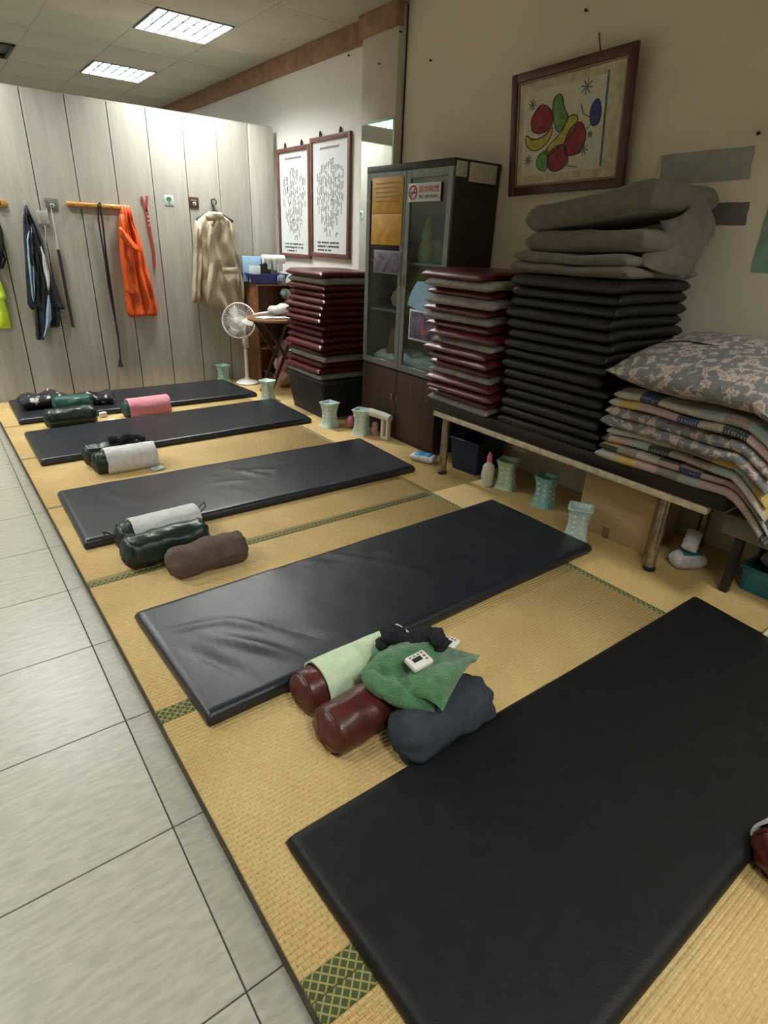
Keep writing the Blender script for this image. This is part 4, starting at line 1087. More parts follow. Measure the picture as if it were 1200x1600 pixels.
# contents of the cabinet
t = thing('vase', 'celery green double gourd vase behind the right glass door', 'vase', (3.17, 3.72, 1.418)); t.scale = (0.8, 0.8, 0.8)
bm = bmesh.new(); lathe(bm, [(0.06, 0), (0.08, 0.05), (0.075, 0.12), (0.05, 0.17), (0.045, 0.22), (0.05, 0.26), (0.03, 0.32), (0.018, 0.37), (0.02, 0.385)], 20); done('vase_body', bm, 'celery', t)
bm = bmesh.new(); lathe(bm, [(0.058, 0.15), (0.063, 0.165), (0.056, 0.18)], 20); done('band', bm, 'yellow', t)
tag(lumps('plush_toy', 'pinkplush', [((3.2, 4.02, 1.13), 0.085), ((3.18, 3.94, 1.12), 0.065)], seed=2), 'pale pink plush lump on the middle cabinet shelf', 'toy')
tag(slab('cloth', 'whitetowel', 0.30, 0.85, 0.10, None, loc=(3.21, 3.79, 0.60), r=0.06, nx=8, ny=16, disp=lambda x, y: 0.05*nz(x*10, y*10)), 'whitish crumpled cloth along the bottom shelf of the cabinet', 'cloth')
tag(box('wood_block', 'brownwood', -0.02, 0.02, -0.035, 0.035, 0, 0.22, 0.004, None, (3.10, 4.02, 0.68), (0.2, 0, 0.3)), 'upright brown wooden block inside the left glass door', 'block')
for k, (yy, hh, mm) in enumerate(((4.1, 0.13, 'white'), (3.72, 0.16, 'ivory'), (3.45, 0.14, 'alu'))):
    o = box('carton', mm, -0.05, 0.05, -0.06, 0.06, 0, hh, 0.004, None, (3.30, yy, 1.418)); tag(o, ['white carton on the top cabinet shelf at its left end', 'ivory carton beside the green vase in the cabinet', 'grey carton right of the green vase in the cabinet'][k], 'box')

# ------------------------------------------------------------------ wall things on the right wall
pic = thing('framed_picture', 'mahogany framed abstract print of coloured blobs on the beige wall', 'picture', (3.415, 2.708, 1.885))
pic.rotation_euler = (-0.03, -0.10, 0)
PW, PH = 0.44, 0.68
for a in ((-PW, -PW+0.05, 0, PH), (PW-0.05, PW, 0, PH)): box('frame_rail', 'frame', -0.03, 0.0, a[0], a[1], a[2], a[3], 0.006, pic)
for a in ((0, 0.05), (PH-0.05, PH)): box('frame_rail', 'frame', -0.0295, -0.0005, -PW+0.045, PW-0.045, a[0], a[1], 0.006, pic)
bm = bmesh.new()
for a in ((-PW+.05, -PW+0.062, .05, PH-.05), (PW-0.062, PW-.05, .05, PH-.05), (-PW+.05, PW-.05, .05, .062), (-PW+.05, PW-.05, PH-.062, PH-.05)): bx(bm, -0.022, -0.01, *a, 0.002, 1)
done('inner_bead', bm, 'tape', pic)
box('mount', 'p_paper', -0.012, -0.002, -PW+0.045, PW-0.045, 0.045, PH-0.045, 0, pic)
bx_y0, bx_y1 = -0.25, 0.33
box('print', 'cream', -0.0135, -0.011, -0.27, 0.34, 0.11, 0.57, 0, pic)
X_ = -0.0137
def shape(mat, pts):
    bm = bmesh.new(); out = blob(bm, pts, X_, 0, 0.34); done('painted_shape', bm, mat, pic, smooth=False)
    bm = bmesh.new(); tube(bm, [(X_-0.001, p[0], 0.34+p[1]) for p in out+[out[0]]], 0.0028, 5); done('outline', bm, 'ink', pic)
shape('p_red', [(0.26, 0.02), (0.27, 0.09), (0.20, 0.15), (0.12, 0.11), (0.11, 0.03), (0.18, 0.0)])
shape('p_yellow', [(0.31, 0.0), (0.25, -0.03), (0.16, -0.015), (0.10, 0.02), (0.13, -0.05), (0.22, -0.09), (0.30, -0.06)])
shape('p_green', [(0.10, 0.17), (0.05, 0.18), (0.02, 0.11), (-0.01, 0.05), (0.05, -0.01), (0.09, 0.04), (0.11, 0.11)])
shape('p_yellow', [(0.03, -0.01), (-0.02, 0.06), (-0.08, 0.05), (-0.06, -0.02), (0.02, -0.08), (0.12, -0.13), (0.14, -0.09)])
shape('p_red', [(-0.04, 0.0), (-0.11, 0.02), (-0.15, -0.05), (-0.12, -0.13), (-0.02, -0.14), (0.0, -0.07)])
shape('p_red', [(0.04, -0.08), (-0.01, -0.10), (-0.03, -0.18), (0.05, -0.22), (0.12, -0.19), (0.12, -0.12)])
shape('p_green', [(0.13, -0.10), (0.20, -0.12), (0.21, -0.18), (0.15, -0.21), (0.12, -0.17)])
shape('p_blue', [(-0.17, 0.08), (-0.21, 0.12), (-0.24, 0.07), (-0.23, 0.0), (-0.18, 0.0)])
bm = bmesh.new()
for (cy_, cz_, r_) in ((0.27, 0.50, .03), (-0.13, 0.53, .04), (-0.14, 0.22, .035), (0.29, 0.20, .03), (-0.18, 0.29, .016)):
    for k in range(4):
        a = k*PI/4+0.2; tube(bm, [(X_-0.001, cy_-r_*math.cos(a), cz_-r_*math.sin(a)), (X_-0.001, cy_+r_*math.cos(a), cz_+r_*math.sin(a))], 0.003, 5)
tube(bm, [(X_-0.001, -0.10, 0.45), (X_-0.001, -0.12, 0.40), (X_-0.001, -0.18, 0.37), (X_-0.001, -0.22, 0.40)], 0.003, 5)
tube(bm, [(X_-0.001, -0.15, 0.32), (X_-0.001, -0.18, 0.34), (X_-0.001, -0.20, 0.38)], 0.003, 5)
tube(bm, [(X_-0.001, 0.02, 0.13), (X_-0.001, 0.0, 0.16), (X_-0.001, -0.05, 0.14), (X_-0.001, -0.1, 0.13)], 0.003, 5)
done('painted_strokes', bm, 'p_teal', pic)['kind'] = 'stuff'
box('painted_bar', 'p_teal', X_-0.0015, X_, -0.275, -0.262, 0.12, 0.585, 0, pic)
box('glazing', 'clear', -0.0001, 0, -0.01, 0.01, 0.02, 0.03, 0, pic) if False else None
a = at(948, 82, X=WX-0.05); b = at(937, 52, X=WX)
bm = bmesh.new(); tube(bm, [(3.345, a.y, a.z-0.02), (3.39, (a.y+b.y)/2+0.006, (a.z+b.z)/2), (WX-0.006, b.y, b.z)], 0.005, 6)
done_ = done('hanging_cord', bm, 'brownwood'); tag(done_, 'short brown cord tying the framed picture to its nail', 'cord')
def nail(px, py, lbl, X=WX):
    p = at(px, py, X=X); bm = bmesh.new(); lathe(bm, [(0.004, 0), (0.004, 0.02), (0.009, 0.021), (0.008, 0.025)], 10, 'x', off=(0, 0, 0))
    for v in bm.verts: v.co.x *= -1
    tag(done('nail', bm, 'gap', None, (X+0.004, p.y, p.z)), lbl, 'nail')
nail(675, 95, 'old nail in the beige wall left of the framed picture'); nail(918, 17, 'old nail in the beige wall high above the framed picture')
nail(1187, 209, 'old nail in the beige wall above the long tape patch'); nail(547, 87, 'old nail in the white wall above the charts', FX)
nail(628, 50, 'old nail on the column edge near the ceiling', 3.36); nail(595, 100, 'nail on the column face above the mirror', 3.36)
def patch(name, mat, pxs, label, cat, X=WX, th=0.003):
    P = [at(a, b, X=X) for a, b in pxs]; c = sum((p for p in P), Vector())/len(P)
    bm = bmesh.new(); n = len(P); vs = []; 
    dense = []
    for i in range(n):
        for k in range(6):
            q = P[i].lerp(P[(i+1) % n], k/6); dense.append(q + Vector((0, 0.006*nz(i*5+k, 1.3)*(k > 0), 0.006*nz(i*3+k*1.7, 2.2)*(k > 0))))
    f = [bm.verts.new((-th, p.y-c.y, p.z-c.z)) for p in dense]; g_ = [bm.verts.new((0, p.y-c.y, p.z-c.z)) for p in dense]
    bm.faces.new(f)
    for i in range(len(f)):
        j = (i+1) % len(f); bm.faces.new((f[i], g_[i], g_[j], f[j]))
    return tag(done(name, bm, mat, None, (X+0.0005, c.y, c.z), smooth=False), label, cat)
patch('tape_patch', 'greytape', [(1034, 243), (1180, 227), (1171, 280), (1031, 291)], 'long pale grey tape patch on the beige wall right of the picture', 'tape')
patch('tape_patch', 'darktape', [(1095, 318), (1172, 315), (1165, 352), (1095, 352)], 'short dark grey tape patch on the wall behind the blanket pile', 'tape')
patch('paper_sheet', 'greenpaper', [(1202, 318), (1240, 300), (1235, 430), (1173, 425)], 'faded green paper on the wall at the right edge', 'paper')
patch('paper_sheet', 'lightblue', [(637, 476), (642, 458), (652, 440), (690, 440), (690, 492), (652, 484)], 'light blue paper on the right glass door, mostly behind the cushions', 'paper', X=2.99)
a = at(1034, 243, X=WX); b = at(1031, 291, X=WX)
tag(box('tape_strip', 'cream', -0.004, 0, -0.006, 0.006, 0, a.z-b.z, 0, None, (WX, a.y+0.008, b.z)), 'thin cream strip at the left end of the pale grey tape', 'tape')

# charts on the far wall
def chart(y0, y1, z0, z1, label, seed):
    t = thing('wall_chart', label, 'chart', (FX, (y0+y1)/2, z0)); w = (y1-y0)/2; H = z1-z0
    for a in ((-w, -w+0.04, 0, H), (w-0.04, w, 0, H)): box('frame_rail', 'frame2', -0.03, -0.001, *a, 0.004, t)
    for a in ((0, 0.04), (H-0.04, H)): box('frame_rail', 'frame2', -0.0295, -0.0015, -w+0.038, w-0.038, *a, 0.004, t)
    box('sheet', 'paper', -0.014, -0.004, -w+0.035, w-0.035, 0.035, H-0.035, 0, t)
    for s in (-1, 1):
        bm = bmesh.new(); tube(bm, [(-0.012, s*w*0.5-0.015, H-0.005), (-0.012, s*w*0.5-0.010, H+0.03), (-0.012, s*w*0.5, H+0.045), (-0.012, s*w*0.5+0.010, H+0.03), (-0.012, s*w*0.5+0.015, H-0.005)], 0.007, 6); done('hanging_clip', bm, 'ink', t)
    rr = random.Random(seed); bm = bmesh.new(); X0, X1 = -0.0152, -0.0138
    def vs_(y, z, ln, wd=0.009): bx(bm, X0, X1, y-wd/2, y+wd/2, z-ln, z)
    # heading line
    for k in range(16): bx(bm, X0, X1, -w*0.45+0.022*k, -w*0.45+0.022*k+0.015, H-0.105-(0.006*(k % 2)), H-0.09)
    # columns of tiny characters following the outline of a standing figure
    for col in range(-9, 10):
        y = col*0.026+rr.uniform(-.004, .004); f_ = abs(col)/9
        top = H-0.17-0.10*f_-0.05*rr.random(); bot = 0.19+0.30*f_**2+0.08*rr.random()
        z = top
        while z > bot:
            ln = rr.uniform(0.02, 0.08)
            if rr.random() < 0.85:
                k = 0
                while k < ln: bx(bm, X0, X1, y-0.006+rr.uniform(0, .002), y+0.006, z-k-0.010, z-k); k += 0.0125
            z -= ln+rr.uniform(0.01, 0.05)
    for k in range(5):
        zz = H-0.2-0.16*k; yy = rr.uniform(-.14, .14); 
        tube(bm, [(X0, yy-0.02, zz), (X0, yy+0.0, zz+0.012), (X0, yy+0.02, zz), (X0, yy+0.018, zz-0.03)], 0.003, 4)
    done('print', bm, 'inkgrey', t)['kind'] = 'stuff'
    bm = bmesh.new()
    for r_ in range(3):
        for k in range(26 - 9*(r_ == 2)):
            if rr.random() < 0.9: bx(bm, X0, X1, w*0.66-0.016*k-0.012, w*0.66-0.016*k, 0.145-0.035*r_-rr.uniform(0.012, 0.020), 0.145-0.035*r_)
    done('caption', bm, 'ink', t)['kind'] = 'stuff'
chart(5.875, 6.575, 1.355, 2.405, 'framed white acupuncture text chart, left one beside the partition', 3)
chart(5.14, 5.865, 1.385, 2.445, 'framed white acupuncture text chart, right one beside the mirror', 9)
# mirror on the column
t = thing('mirror', 'tall narrow mirror with a pale rim on the column', 'mirror', (3.36, 4.665, 0.75))
box('glass', 'mirror', -0.010, 0, -0.215, 0.225, 0, 1.70, 0.0, t)
bm = bmesh.new()
for a in ((-0.235, -0.215, -0.02, 1.72), (0.225, 0.245, -0.02, 1.72), (-0.235, 0.245, 1.70, 1.72), (-0.235, 0.245, -0.02, 0.0)): bx(bm, -0.009, 0, *a, 0.003, 1)
done('rim', bm, 'palemint', t)

# ------------------------------------------------------------------ things hanging on the partition
PF = PY-0.008
def P_(px, py, dy=0.0): return at(px, py, Y=PF-dy)
# hook rail
a = P_(103, 320); b = P_(203, 324); zc = (a.z+b.z)/2
t = thing('coat_rack', 'varnished orange wooden peg rail on the pale partition', 'coat rack', ((a.x+b.x)/2, PF, zc)); w = (b.x-a.x)/2
bm = bmesh.new(); bx(bm, -w, w, -0.022, 0, -0.022, 0.022, 0.012, 3); done('board', bm, 'orangewood', t)
for k in range(5):
    bm = bmesh.new(); xx = -w+0.06+(2*w-0.12)*k/4
    tube(bm, [(xx, -0.02, 0), (xx, -0.045, 0.003), (xx, -0.062, 0.014)], 0.008, 10, radii=[0.007, 0.007, 0.012]); done('peg', bm, 'orangewood', t)
# small wooden hook plate at left edge
a = P_(3, 318); t = thing('hook_plate', 'small orange wooden hook plate at the left edge of the partition', 'hook', (a.x-0.02, PF, a.z))
box('plate', 'orangewood', -0.10, 0.055, -0.015, 0, -0.03, 0.03, 0.004, t)
bm = bmesh.new(); tube(bm, [(0, -0.01, 0), (0, -0.05, -0.005), (0, -0.055, 0.02)], 0.008, 8); done('hook', bm, 'steel', t)
# square plates
for px, py, m1, lb in ((80, 319, 'darktape', 'dark square plate between the blue-black jacket and the peg rail'), (302.5, 316.5, 'darkleg', 'dark brown square plate left of the khaki jacket hanger')):
    a = P_(px, py); t = thing('switch_plate', lb, 'plate', (a.x, PF, a.z)); box('plate', m1, -0.052, 0.052, -0.008, 0, -0.05, 0.05, 0.003, t)
    box('symbol', 'ivory', -0.012, 0.022, -0.010, -0.007, -0.026, 0.005, 0.001, t); box('symbol', 'inkgrey', -0.008, 0.014, -0.011, -0.008, -0.02, -0.002, 0.001, t)
    bm = bmesh.new(); bx(bm, -0.03, 0.03, -0.0095, -0.0075, 0.016, 0.024); done('printed_line', bm, 'greytape', t)
a = P_(264, 313); t = thing('sticker', 'clear square sticker with a green tree printed on it', 'sticker', (a.x, PF, a.z))
box('sheet', 'palemint', -0.045, 0.045, -0.003, 0, -0.05, 0.045, 0.001, t)
bm = bmesh.new(); lathe(bm, [(0.004, -0.0045), (0.026, -0.004), (0.026, -0.002)], 14, 'x')
bm2 = bmesh.new(); rings(bm2, [[Vector((0.028*math.cos(q*PI/7)*(1+.15*math.sin(q*3)), y_, 0.012+0.02*math.sin(q*PI/7))) for q in range(14)] for y_ in (-0.0045, -0.002)]); bm.free()
done('tree_crown', bm2, 'grass', t); box('tree_stem', 'inkgrey', -0.004, 0.004, -0.0045, -0.0025, -0.035, -0.006, 0, t)

# dark navy jacket with light lining
t = thing('jacket', 'dark navy jacket with pale blue and white lining hanging at the left', 'jacket', (0, 0, 0))
hanging('body', 'navyjacket', [(39, 44, 324), (37, 55, 345), (38, 68, 375), (40, 72, 400), (41, 80, 425), (43, 92, 455), (44, 99, 476), (50, 103, 484)], t, depth=0.09, folds=4, seed=1)
hanging('front_panel', 'navyjacket', [(46, 56, 350), (54, 66, 385), (56, 74, 420), (56, 78, 450), (56, 82, 480), (57, 80, 505), (58, 75, 525), (59, 71, 532)], t, Y=6.46, depth=0.04, folds=2, seed=2, ybase=6.53)
hanging('blue_lining', 'bluestripe', [(47, 51, 353), (43, 53, 375), (44, 55, 400), (47, 56, 430), (50, 56, 455), (53, 56, 472)], t, Y=6.47, depth=0.035, folds=1.5, seed=3, ybase=6.53)
hanging('white_lining', 'whitestripe', [(64, 66, 385), (66, 72, 400), (70, 79, 425), (74, 80, 440), (76, 79, 455)], t, Y=6.44, depth=0.03, folds=1, seed=4, ybase=6.51)
hanging('sleeve', 'navyjacket', [(76, 84, 462), (77, 95, 480), (80, 96, 500), (80, 95, 512)], t, Y=6.50, depth=0.05, folds=2, seed=5, ybase=6.56)
hanging('cuff_lining', 'bluestripe', [(76, 79, 462), (74, 82, 485), (73, 83, 500), (72, 78, 515), (69, 73, 530)], t, Y=6.43, depth=0.03, folds=1, seed=6, ybase=6.50)
a = P_(40, 322); t = thing('hook', 'small clear stick-on hook holding the navy jacket', 'hook', (a.x, PF, a.z))
box('plate', 'greytape', -0.02, 0.02, -0.004, 0, -0.03, 0.04, 0.002, t)
bm = bmesh.new(); tube(bm, [(0, -0.003, 0.01), (0, -0.03, -0.01), (0, -0.04, 0.01)], 0.005, 8); done('hook_arm', bm, 'steel', t)
# badge lanyard
t = thing('name_badge', 'clear badge holder with pale strap hanging beside the navy jacket', 'badge', (0, 0, 0))
a = P_(59, 326); b = P_(72, 325); c = P_(62, 350); d = P_(75, 350); e = P_(85, 430)
bm = bmesh.new(); tube(bm, [a-Vector((0, .01, 0)), c-Vector((0, .02, 0))], 0.006, 6); tube(bm, [b-Vector((0, .01, 0)), d-Vector((0, .02, 0))], 0.006, 6); done('strap', bm, 'greytape', t)
p = P_(67, 340); bm = bmesh.new(); bx(bm, p.x-0.05, p.x+0.045, PF-0.022, PF-0.012, p.z-0.08, p.z+0.055, 0.004); done('card_holder', bm, 'greytape', t)
bm = bmesh.new(); tube(bm, [P_(70, 352, .02), P_(72, 385, .02), P_(77, 410, .02)], 0.004, 6); done('cord_tail', bm, 'whitestripe', t)
# rod on a thin cord
t = thing('rod', 'thin dark rod hanging on a white string left of the peg rail', 'rod', (0, 0, 0))
bm = bmesh.new(); tube(bm, [P_(80, 326, .012), P_(86, 360, .012), P_(91, 392, .014)], 0.003, 6); done('string', bm, 'white', t)
bm = bmesh.new(); tube(bm, [P_(91, 390, .02), P_(114, 511, .02)], 0.014, 10); done('shaft', bm, 'greyrod', t)
# dark garment and neon vest at the left edge
t = thing('garment', 'dark green-black garment hanging at the left edge above the neon vest', 'clothes', (0, 0, 0))
hanging('cloth', 'darkgreen', [(-12, -4, 335), (-18, 5, 360), (-20, 8, 390), (-18, 3, 415), (-14, 1, 425)], t, depth=0.06, folds=2, seed=7)
bm = bmesh.new(); tube(bm, [P_(2, 390, .04), P_(8, 405, .04), P_(3, 420, .04)], 0.010, 8); done('strap', bm, 'blackfab', t)
t = thing('safety_vest', 'neon yellow safety vest hanging at the left edge', 'vest', (0, 0, 0))
hanging('cloth', 'neon', [(-22, -6, 425), (-26, 4, 445), (-28, 11, 465), (-28, 8, 470), (-28, 14, 490), (-26, 19, 514)], t, depth=0.08, folds=2, seed=8)
# belt / cord on the rail
t = thing('belt_cord', 'long dark doubled cord hanging from the peg rail', 'cord', (0, 0, 0))
bm = bmesh.new(); tube(bm, [P_(157, 322, .05), P_(160, 345, .04), P_(166, 400, .03), P_(173, 450, .025), P_(180, 500, .02), P_(187, 545, .02)], 0.008, 6, radii=[.008, .009, .010, .010, .010, .008]); done('strand', bm, 'cord', t)
bm = bmesh.new(); tube(bm, [P_(153, 324, .05), P_(154, 345, .04), P_(163, 400, .035), P_(170, 450, .03), P_(184, 520, .022), P_(188, 562, .02)], 0.009, 6); done('strand', bm, 'cord', t)
bm = bmesh.new(); tube(bm, [P_(187, 560, .02), P_(188.5, 573, .02)], 0.02, 8, radii=[0.008, 0.026]); done('tassel', bm, 'cord', t)
bm = bmesh.new(); tube(bm, [P_(153, 326, .05), P_(153, 320, .06), P_(156, 317, .06), P_(158, 321, .06)], 0.008, 8); done('loop', bm, 'greyrod', t)
# orange jacket
t = thing('jacket', 'bright orange jacket hanging from the right peg of the rail', 'jacket', (0, 0, 0))
hanging('body', 'orange', [(190, 202, 321), (188, 210, 345), (188, 222, 380), (192, 230, 410), (195, 238, 440), (197, 244, 465), (199, 248, 485), (203, 248, 494)], t, depth=0.10, folds=3.5, amp=0.02, seed=10)
hanging('sleeve', 'orange', [(190, 199, 335), (191, 206, 370), (192, 212, 400), (196, 218, 430), (199, 222, 455), (207, 224, 463)], t, Y=6.42, depth=0.06, folds=1.5, amp=0.012, seed=11, ybase=6.52)
hanging('hood_strap', 'orange', [(187, 192, 355), (189, 204, 368), (200, 215, 382), (212, 224, 394)], t, Y=6.39, depth=0.03, folds=1, amp=0.006, seed=12, ybase=6.46)
# red strap
t = thing('strap', 'red printed lanyard strap hanging right of the orange jacket', 'strap', (0, 0, 0))
bm = bmesh.new()
for A, B, w0 in (((221, 307), (229, 330), .010), ((230, 306), (229, 330), .010), ((229, 328), (234, 360), .014), ((234, 358), (241, 395), .012), ((241, 393), (242, 419), .012)):
    a = P_(*A, .012); b = P_(*B, .012); d = (b-a).normalized(); s = d.cross(Vector((0, 1, 0)))*w0
    vs = [bm.verts.new(q) for q in (a-s, a+s, b+s, b-s)]; vb = [bm.verts.new(q+Vector((0, 0.006, 0))) for q in (a-s, a+s, b+s, b-s)]
    bm.faces.new(vs); bm.faces.new(vb[::-1])
    for i in range(4): bm.faces.new((vs[i], vb[i], vb[(i+1) % 4], vs[(i+1) % 4]))
done('webbing', bm, 'redstrap', t, smooth=False)
bm = bmesh.new()
for py in (338, 345, 352):
    p = P_(231.3+(py-338)*0.12, py, .014); bx(bm, p.x-.006, p.x+.006, p.y-.002, p.y, p.z-.006, p.z+.006, .002, 1)
done('printed_dots', bm, 'white', t)
# khaki jacket on a hanger
a = P_(334, 318, .03); t = thing('coat_hanger', 'black coat hanger on a stick-on hook holding the khaki jacket', 'hanger', (a.x, a.y, a.z))
bm = bmesh.new(); tube(bm, [(0.02, 0, -0.01), (0.03, 0, 0.02), (0.01, 0, 0.045), (-0.02, 0, 0.035), (-0.025, 0, 0.0), (0, 0, -0.035), (0.0, 0, -0.07)], 0.007, 8); done('hook', bm, 'black', t)
bm = bmesh.new(); tube(bm, [(-0.20, 0, -0.16), (-0.06, 0, -0.09), (0, 0, -0.07), (0.06, 0, -0.09), (0.20, 0, -0.16)], 0.012, 8); done('shoulder_bar', bm, 'black', t)
box('wall_hook', 'clear', -0.02, 0.02, 0.024, 0.03, -0.03, 0.04, 0.002, t)
t = thing('jacket', 'khaki cotton jacket hanging on a black hanger near the charts', 'jacket', (0, 0, 0))
hanging('body', 'khaki', [(323, 347, 334), (310, 362, 344), (307, 366, 360), (308, 370, 390), (310, 374, 420), (311, 380, 450), (315, 380, 470), (322, 377, 478), (332, 372, 480)], t, depth=0.14, folds=3, amp=0.02, seed=20, ybase=6.57)
hanging('sleeve', 'khaki', [(308, 316, 345), (306, 318, 370), (306, 319, 400), (305, 318, 430), (303, 316, 455), (303, 315, 474)], t, Y=6.47, depth=0.07, folds=1.5, amp=0.016, seed=21, ybase=6.54)
hanging('sleeve', 'khaki', [(358, 364, 348), (360, 371, 375), (362, 377, 405), (366, 382, 430), (370, 385, 455), (374, 386, 476)], t, Y=6.47, depth=0.07, folds=1.5, amp=0.016, seed=22, ybase=6.54)
hanging('collar', 'khaki', [(328, 348, 331), (322, 352, 338), (326, 344, 345)], t, Y=6.41, depth=0.03, folds=1, amp=0.004, seed=23, ybase=6.45)
hanging('pocket_flap', 'khaki', [(348, 372, 418), (349, 374, 428)], t, Y=6.405, depth=0.012, folds=1, amp=0.003, seed=24, ybase=6.43)
hanging('front_fold', 'khaki', [(328, 334, 350), (326, 338, 385), (330, 342, 410), (326, 338, 440), (326, 340, 472)], t, Y=6.41, depth=0.035, folds=1, amp=0.01, seed=25, ybase=6.45)

# ------------------------------------------------------------------ corner: fan, folding table, shelf
fan = thing('pedestal_fan', 'white pedestal fan in front of the pale partition', 'fan', (2.80, 6.33, 0))
bm = bmesh.new(); lathe(bm, [(0.125, 0), (0.13, 0.012), (0.10, 0.03), (0.04, 0.045), (0.03, 0.06)], 28); done('base', bm, 'white', fan)
bm = bmesh.new(); tube(bm, [(0, 0, 0.04), (0, 0, 0.38)], 0.020, 14); tube(bm, [(0, 0, 0.38), (0, 0, 0.62)], 0.014, 12); done('pole', bm, 'white', fan)
bm = bmesh.new(); bx(bm, -0.03, 0.03, -0.035, 0.02, 0.40, 0.52, 0.012, 3); done('control_box', bm, 'ivory', fan)
hd = Vector((-0.62, -0.72, 0.18)).normalized()       # where the fan looks
hq = hd.to_track_quat('Z', 'Y').to_matrix().to_4x4()
def fanpart(name, bm, mat, off=0.0, parent=fan):
    bmesh.ops.transform(bm, matrix=Matrix.Translation(Vector((-0.07, -0.02, 0.70)) + hd*off) @ hq, verts=bm.verts[:]); return done(name, bm, mat, parent)
bm = bmesh.new(); lathe(bm, [(0.03, -0.16), (0.055, -0.14), (0.06, -0.07), (0.045, -0.05)], 18); fanpart('motor_housing', bm, 'white')
bm = bmesh.new()
R_ = 0.185
for rr_, zz in ((R_, 0.0), (R_, -0.02)): tube(bm, [(rr_*math.cos(q*PI/18), rr_*math.sin(q*PI/18), zz) for q in range(37)], 0.007, 6)
for k in range(40):
    a = k*PI/20
    tube(bm, [(0.035*math.cos(a), 0.035*math.sin(a), 0.045), (0.12*math.cos(a+.1), 0.12*math.sin(a+.1), 0.035), (R_*math.cos(a+.15), R_*math.sin(a+.15), 0)], 0.0018, 4)
    tube(bm, [(0.05*math.cos(a), 0.05*math.sin(a), -0.06), (0.13*math.cos(a), 0.13*math.sin(a), -0.05), (R_*math.cos(a), R_*math.sin(a), -0.02)], 0.0018, 4)
tube(bm, [(0.11*math.cos(q*PI/18), 0.11*math.sin(q*PI/18), 0.038) for q in range(37)], 0.002, 4)
fanpart('cage', bm, 'white')
bm = bmesh.new(); lathe(bm, [(0.038, 0.040), (0.036, 0.048), (0.01, 0.052)], 18); fanpart('hub_cap', bm, 'white')
for k in range(3):
    bm = bmesh.new(); rg = []
    for i in range(7):
        r_ = 0.03+0.135*i/6; wd = 0.5+0.35*math.sin(i/6*PI)
        a0_, a1_ = k*2*PI/3-wd/2, k*2*PI/3+wd/2
        rg.append([Vector((r_*math.cos(a0_), r_*math.sin(a0_), 0.005)), Vector((r_*math.cos(a1_), r_*math.sin(a1_), -0.02)), Vector((r_*math.cos(a1_), r_*math.sin(a1_), -0.023)), Vector((r_*math.cos(a0_), r_*math.sin(a0_), 0.002))])
    rings(bm, rg); fanpart('blade', bm, 'ivory')

tb = thing('folding_table', 'small round wooden folding table with crossed dark legs, papers on top', 'table', (2.98, 5.90, 0))
bm = bmesh.new(); lathe(bm, [(0.30, 0.745), (0.305, 0.752), (0.305, 0.766), (0.30, 0.772)], 36); done('tabletop', bm, 'brownwood', tb)
bm = bmesh.new(); lathe(bm, [(0.307, 0.752), (0.309, 0.759), (0.307, 0.766)], 36); done('rim', bm, 'tape', tb)
for s in (-1, 1):
    for yy in (-0.13, 0.13):
        bm = bmesh.new(); A = Vector((s*-0.20, yy*(1.0 if s > 0 else 0.8), 0.745)); B = Vector((s*0.22, yy*(1.0 if s > 0 else 0.8)-0.12, 0.0)); d = (B-A).normalized(); u = Vector((0, 1, 0)); v = d.cross(u).normalized()
        rg = [[p + u*sa*0.011 + v*sb*0.018 for sa, sb in ((-1, -1), (1, -1), (1, 1), (-1, 1))] for p in (A, B)]
        rings(bm, rg); 
        for vv in bm.verts: vv.co.z = max(vv.co.z, 0.0); vv.co.z = min(vv.co.z, 0.746)
        done('leg', bm, 'darkleg', tb, smooth=False)
bm = bmesh.new(); tube(bm, [(-0.10, -0.2, 0.19), (-0.10, 0.12, 0.19)], 0.011, 8); done('stretcher', bm, 'darkleg', tb); bm = bmesh.new(); tube(bm, [(0.10, -0.2, 0.19), (0.10, 0.12, 0.19)], 0.011, 8); done('stretcher', bm, 'darkleg', tb)
for k, (x, y, rz, w, d, h, m_, lb) in enumerate(((2.86, 5.88, 0.3, .20, .15, .010, 'paper', 'loose white paper sheet on the left of the folding table'), (2.86, 5.88, 0.7, .16, .11, .020, 'cream', None), (3.03, 5.78, -0.35, .26, .13, .014, 'foilwhite', 'white booklet at the near edge of the folding table'), (3.00, 5.93, 0.1, .20, .14, .012, 'alu', 'grey booklet in the middle of the folding table'))):
    if lb is None: continue
    o = box('booklet', m_, -w/2, w/2, -d/2, d/2, 0, h, 0.002, None, (x, y, 0.7725), (0, 0, rz)); tag(o, lb, 'paper', 'papers on the folding table')
tag(slab('folded_towel', 'whitetowel', 0.24, 0.14, 0.10, None, loc=(3.07, 5.98, 0.79), rot=(0, 0, 0.2), r=0.045, nx=10, ny=8, disp=lambda x, y: 0.03*nz(x*9, y*9)), 'white crumpled towel on the folding table', 'towel')
tag(box('roll_tube', 'white', -0.09, 0.09, -0.022, 0.022, 0, 0.04, 0.012, None, (2.90, 6.05, 0.7725), (0, -0.15, -0.3)), 'white plastic handle sticking out behind the table towel', 'handle')

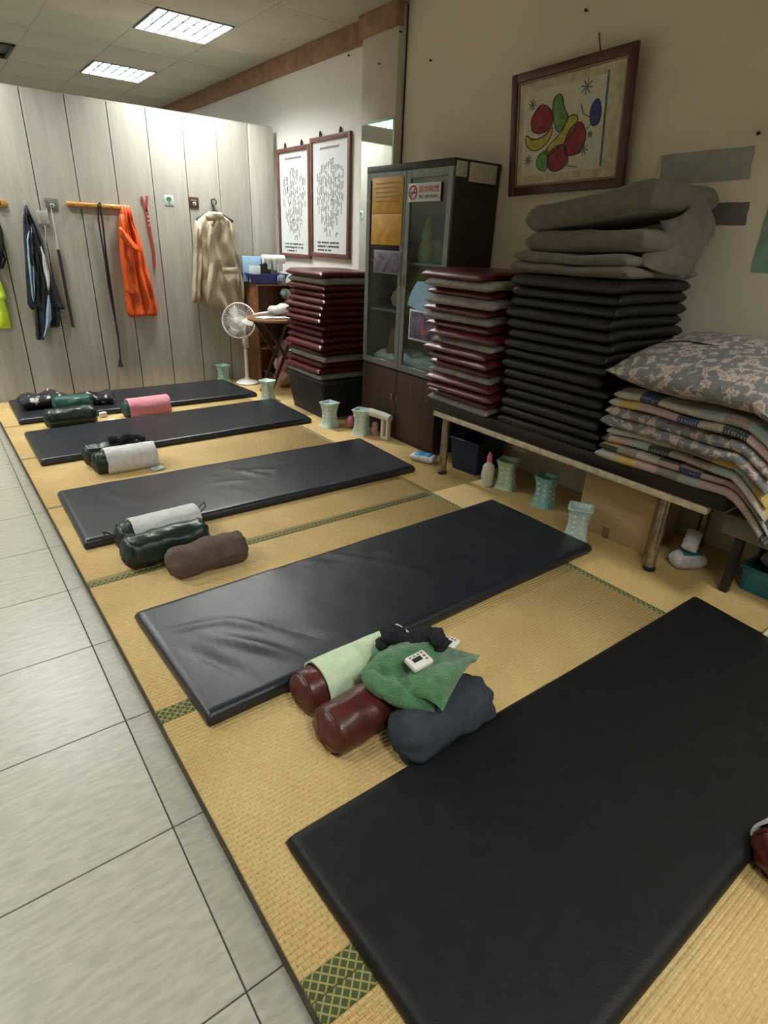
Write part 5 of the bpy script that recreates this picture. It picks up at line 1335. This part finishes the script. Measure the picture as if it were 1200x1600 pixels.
sh = thing('shelf_unit', 'low reddish brown shelf unit in the corner behind the table', 'shelf', (3.16, 6.40, 0))
box('side_panel', 'brownwood', -0.235, -0.215, -0.16, 0.17, 0, 1.08, 0.003, sh); box('side_panel', 'brownwood', 0.235, 0.255, -0.16, 0.17, 0, 1.08, 0.003, sh)
for z in (0.04, 0.38, 0.72, 1.06): box('shelf_board', 'brownwood', -0.215, 0.235, -0.158, 0.165, z, z+0.02, 0.002, sh)
box('back_board', 'brownwood', -0.215, 0.235, 0.155, 0.168, 0.06, 1.06, 0.002, sh)
o = bin_('royal blue plastic tray on top of the corner shelf', 'tray', (3.10, 6.38, 1.0815), 0.42, 0.28, 0.10)
tag(box('book', 'lightblue', -0.02, 0.02, -0.10, 0.10, 0, 0.26, 0.003, None, (2.965, 6.40, 1.0925), (0, 0, 0.9)), 'pale blue box file standing in the blue tray', 'box')
tag(box('book', 'paper', -0.004, 0.004, -0.06, 0.06, 0, 0.17, 0.001, None, (2.955, 6.32, 1.0925), (0, 0, 1.1)), 'white leaflet standing in front of the pale blue file', 'paper')
tag(box('book', 'greenpaper', -0.16, 0.16, -0.04, 0.04, 0, 0.255, 0.003, None, (3.12, 6.46, 1.0925), (0, 0, 0)), 'grey-green box behind the white roll on the shelf', 'box')
tag(box('camera_case', 'black', -0.06, 0.06, -0.04, 0.04, 0, 0.19, 0.01, None, (3.08, 6.33, 1.0925), (0, 0, 0)), 'black case in the blue tray under the white roll', 'case')
t = thing('paper_roll', 'white paper towel roll lying on top of the black case', 'roll', (3.18, 6.32, 1.305))
bm = bmesh.new(); lathe(bm, [(0.012, -0.13), (0.045, -0.13), (0.045, 0.13), (0.012, 0.13)], 24, 'x', off=(0, 0, 0.025)); done('roll', bm, 'white', t)
bm = bmesh.new()
for k, xx in enumerate((-0.07, 0.0, 0.07)): bx(bm, xx-0.025, xx+0.02, -0.05, -0.043, -0.075-0.01*k, 0.03, 0.003, 1)
done('loose_sheets', bm, 'paper', t)
tag(lumps('plastic_bag', 'clear', [((3.22, 6.22, 1.13), 0.05), ((3.26, 6.21, 0.98), 0.055)], seed=6), 'crumpled clear plastic bag hanging before the corner shelf', 'bag')
tag(lumps('plush_toy', 'pinkplush', [((3.10, 5.98, 0.12), 0.11), ((3.10, 6.0, 0.28), 0.12), ((3.10, 6.0, 0.42), 0.09)], seed=9), 'pale pink plush bolster standing under the folding table', 'toy')
tag(slab('bag', 'redbag', 0.20, 0.22, 0.46, None, loc=(3.28, 5.70, 0.0), rot=(0, 0, 0.2), r=0.07, nx=8, ny=8, disp=lambda x, y: 0.03*nz(x*8, y*8)), 'terracotta cloth bag on the floor behind the black bin', 'bag')
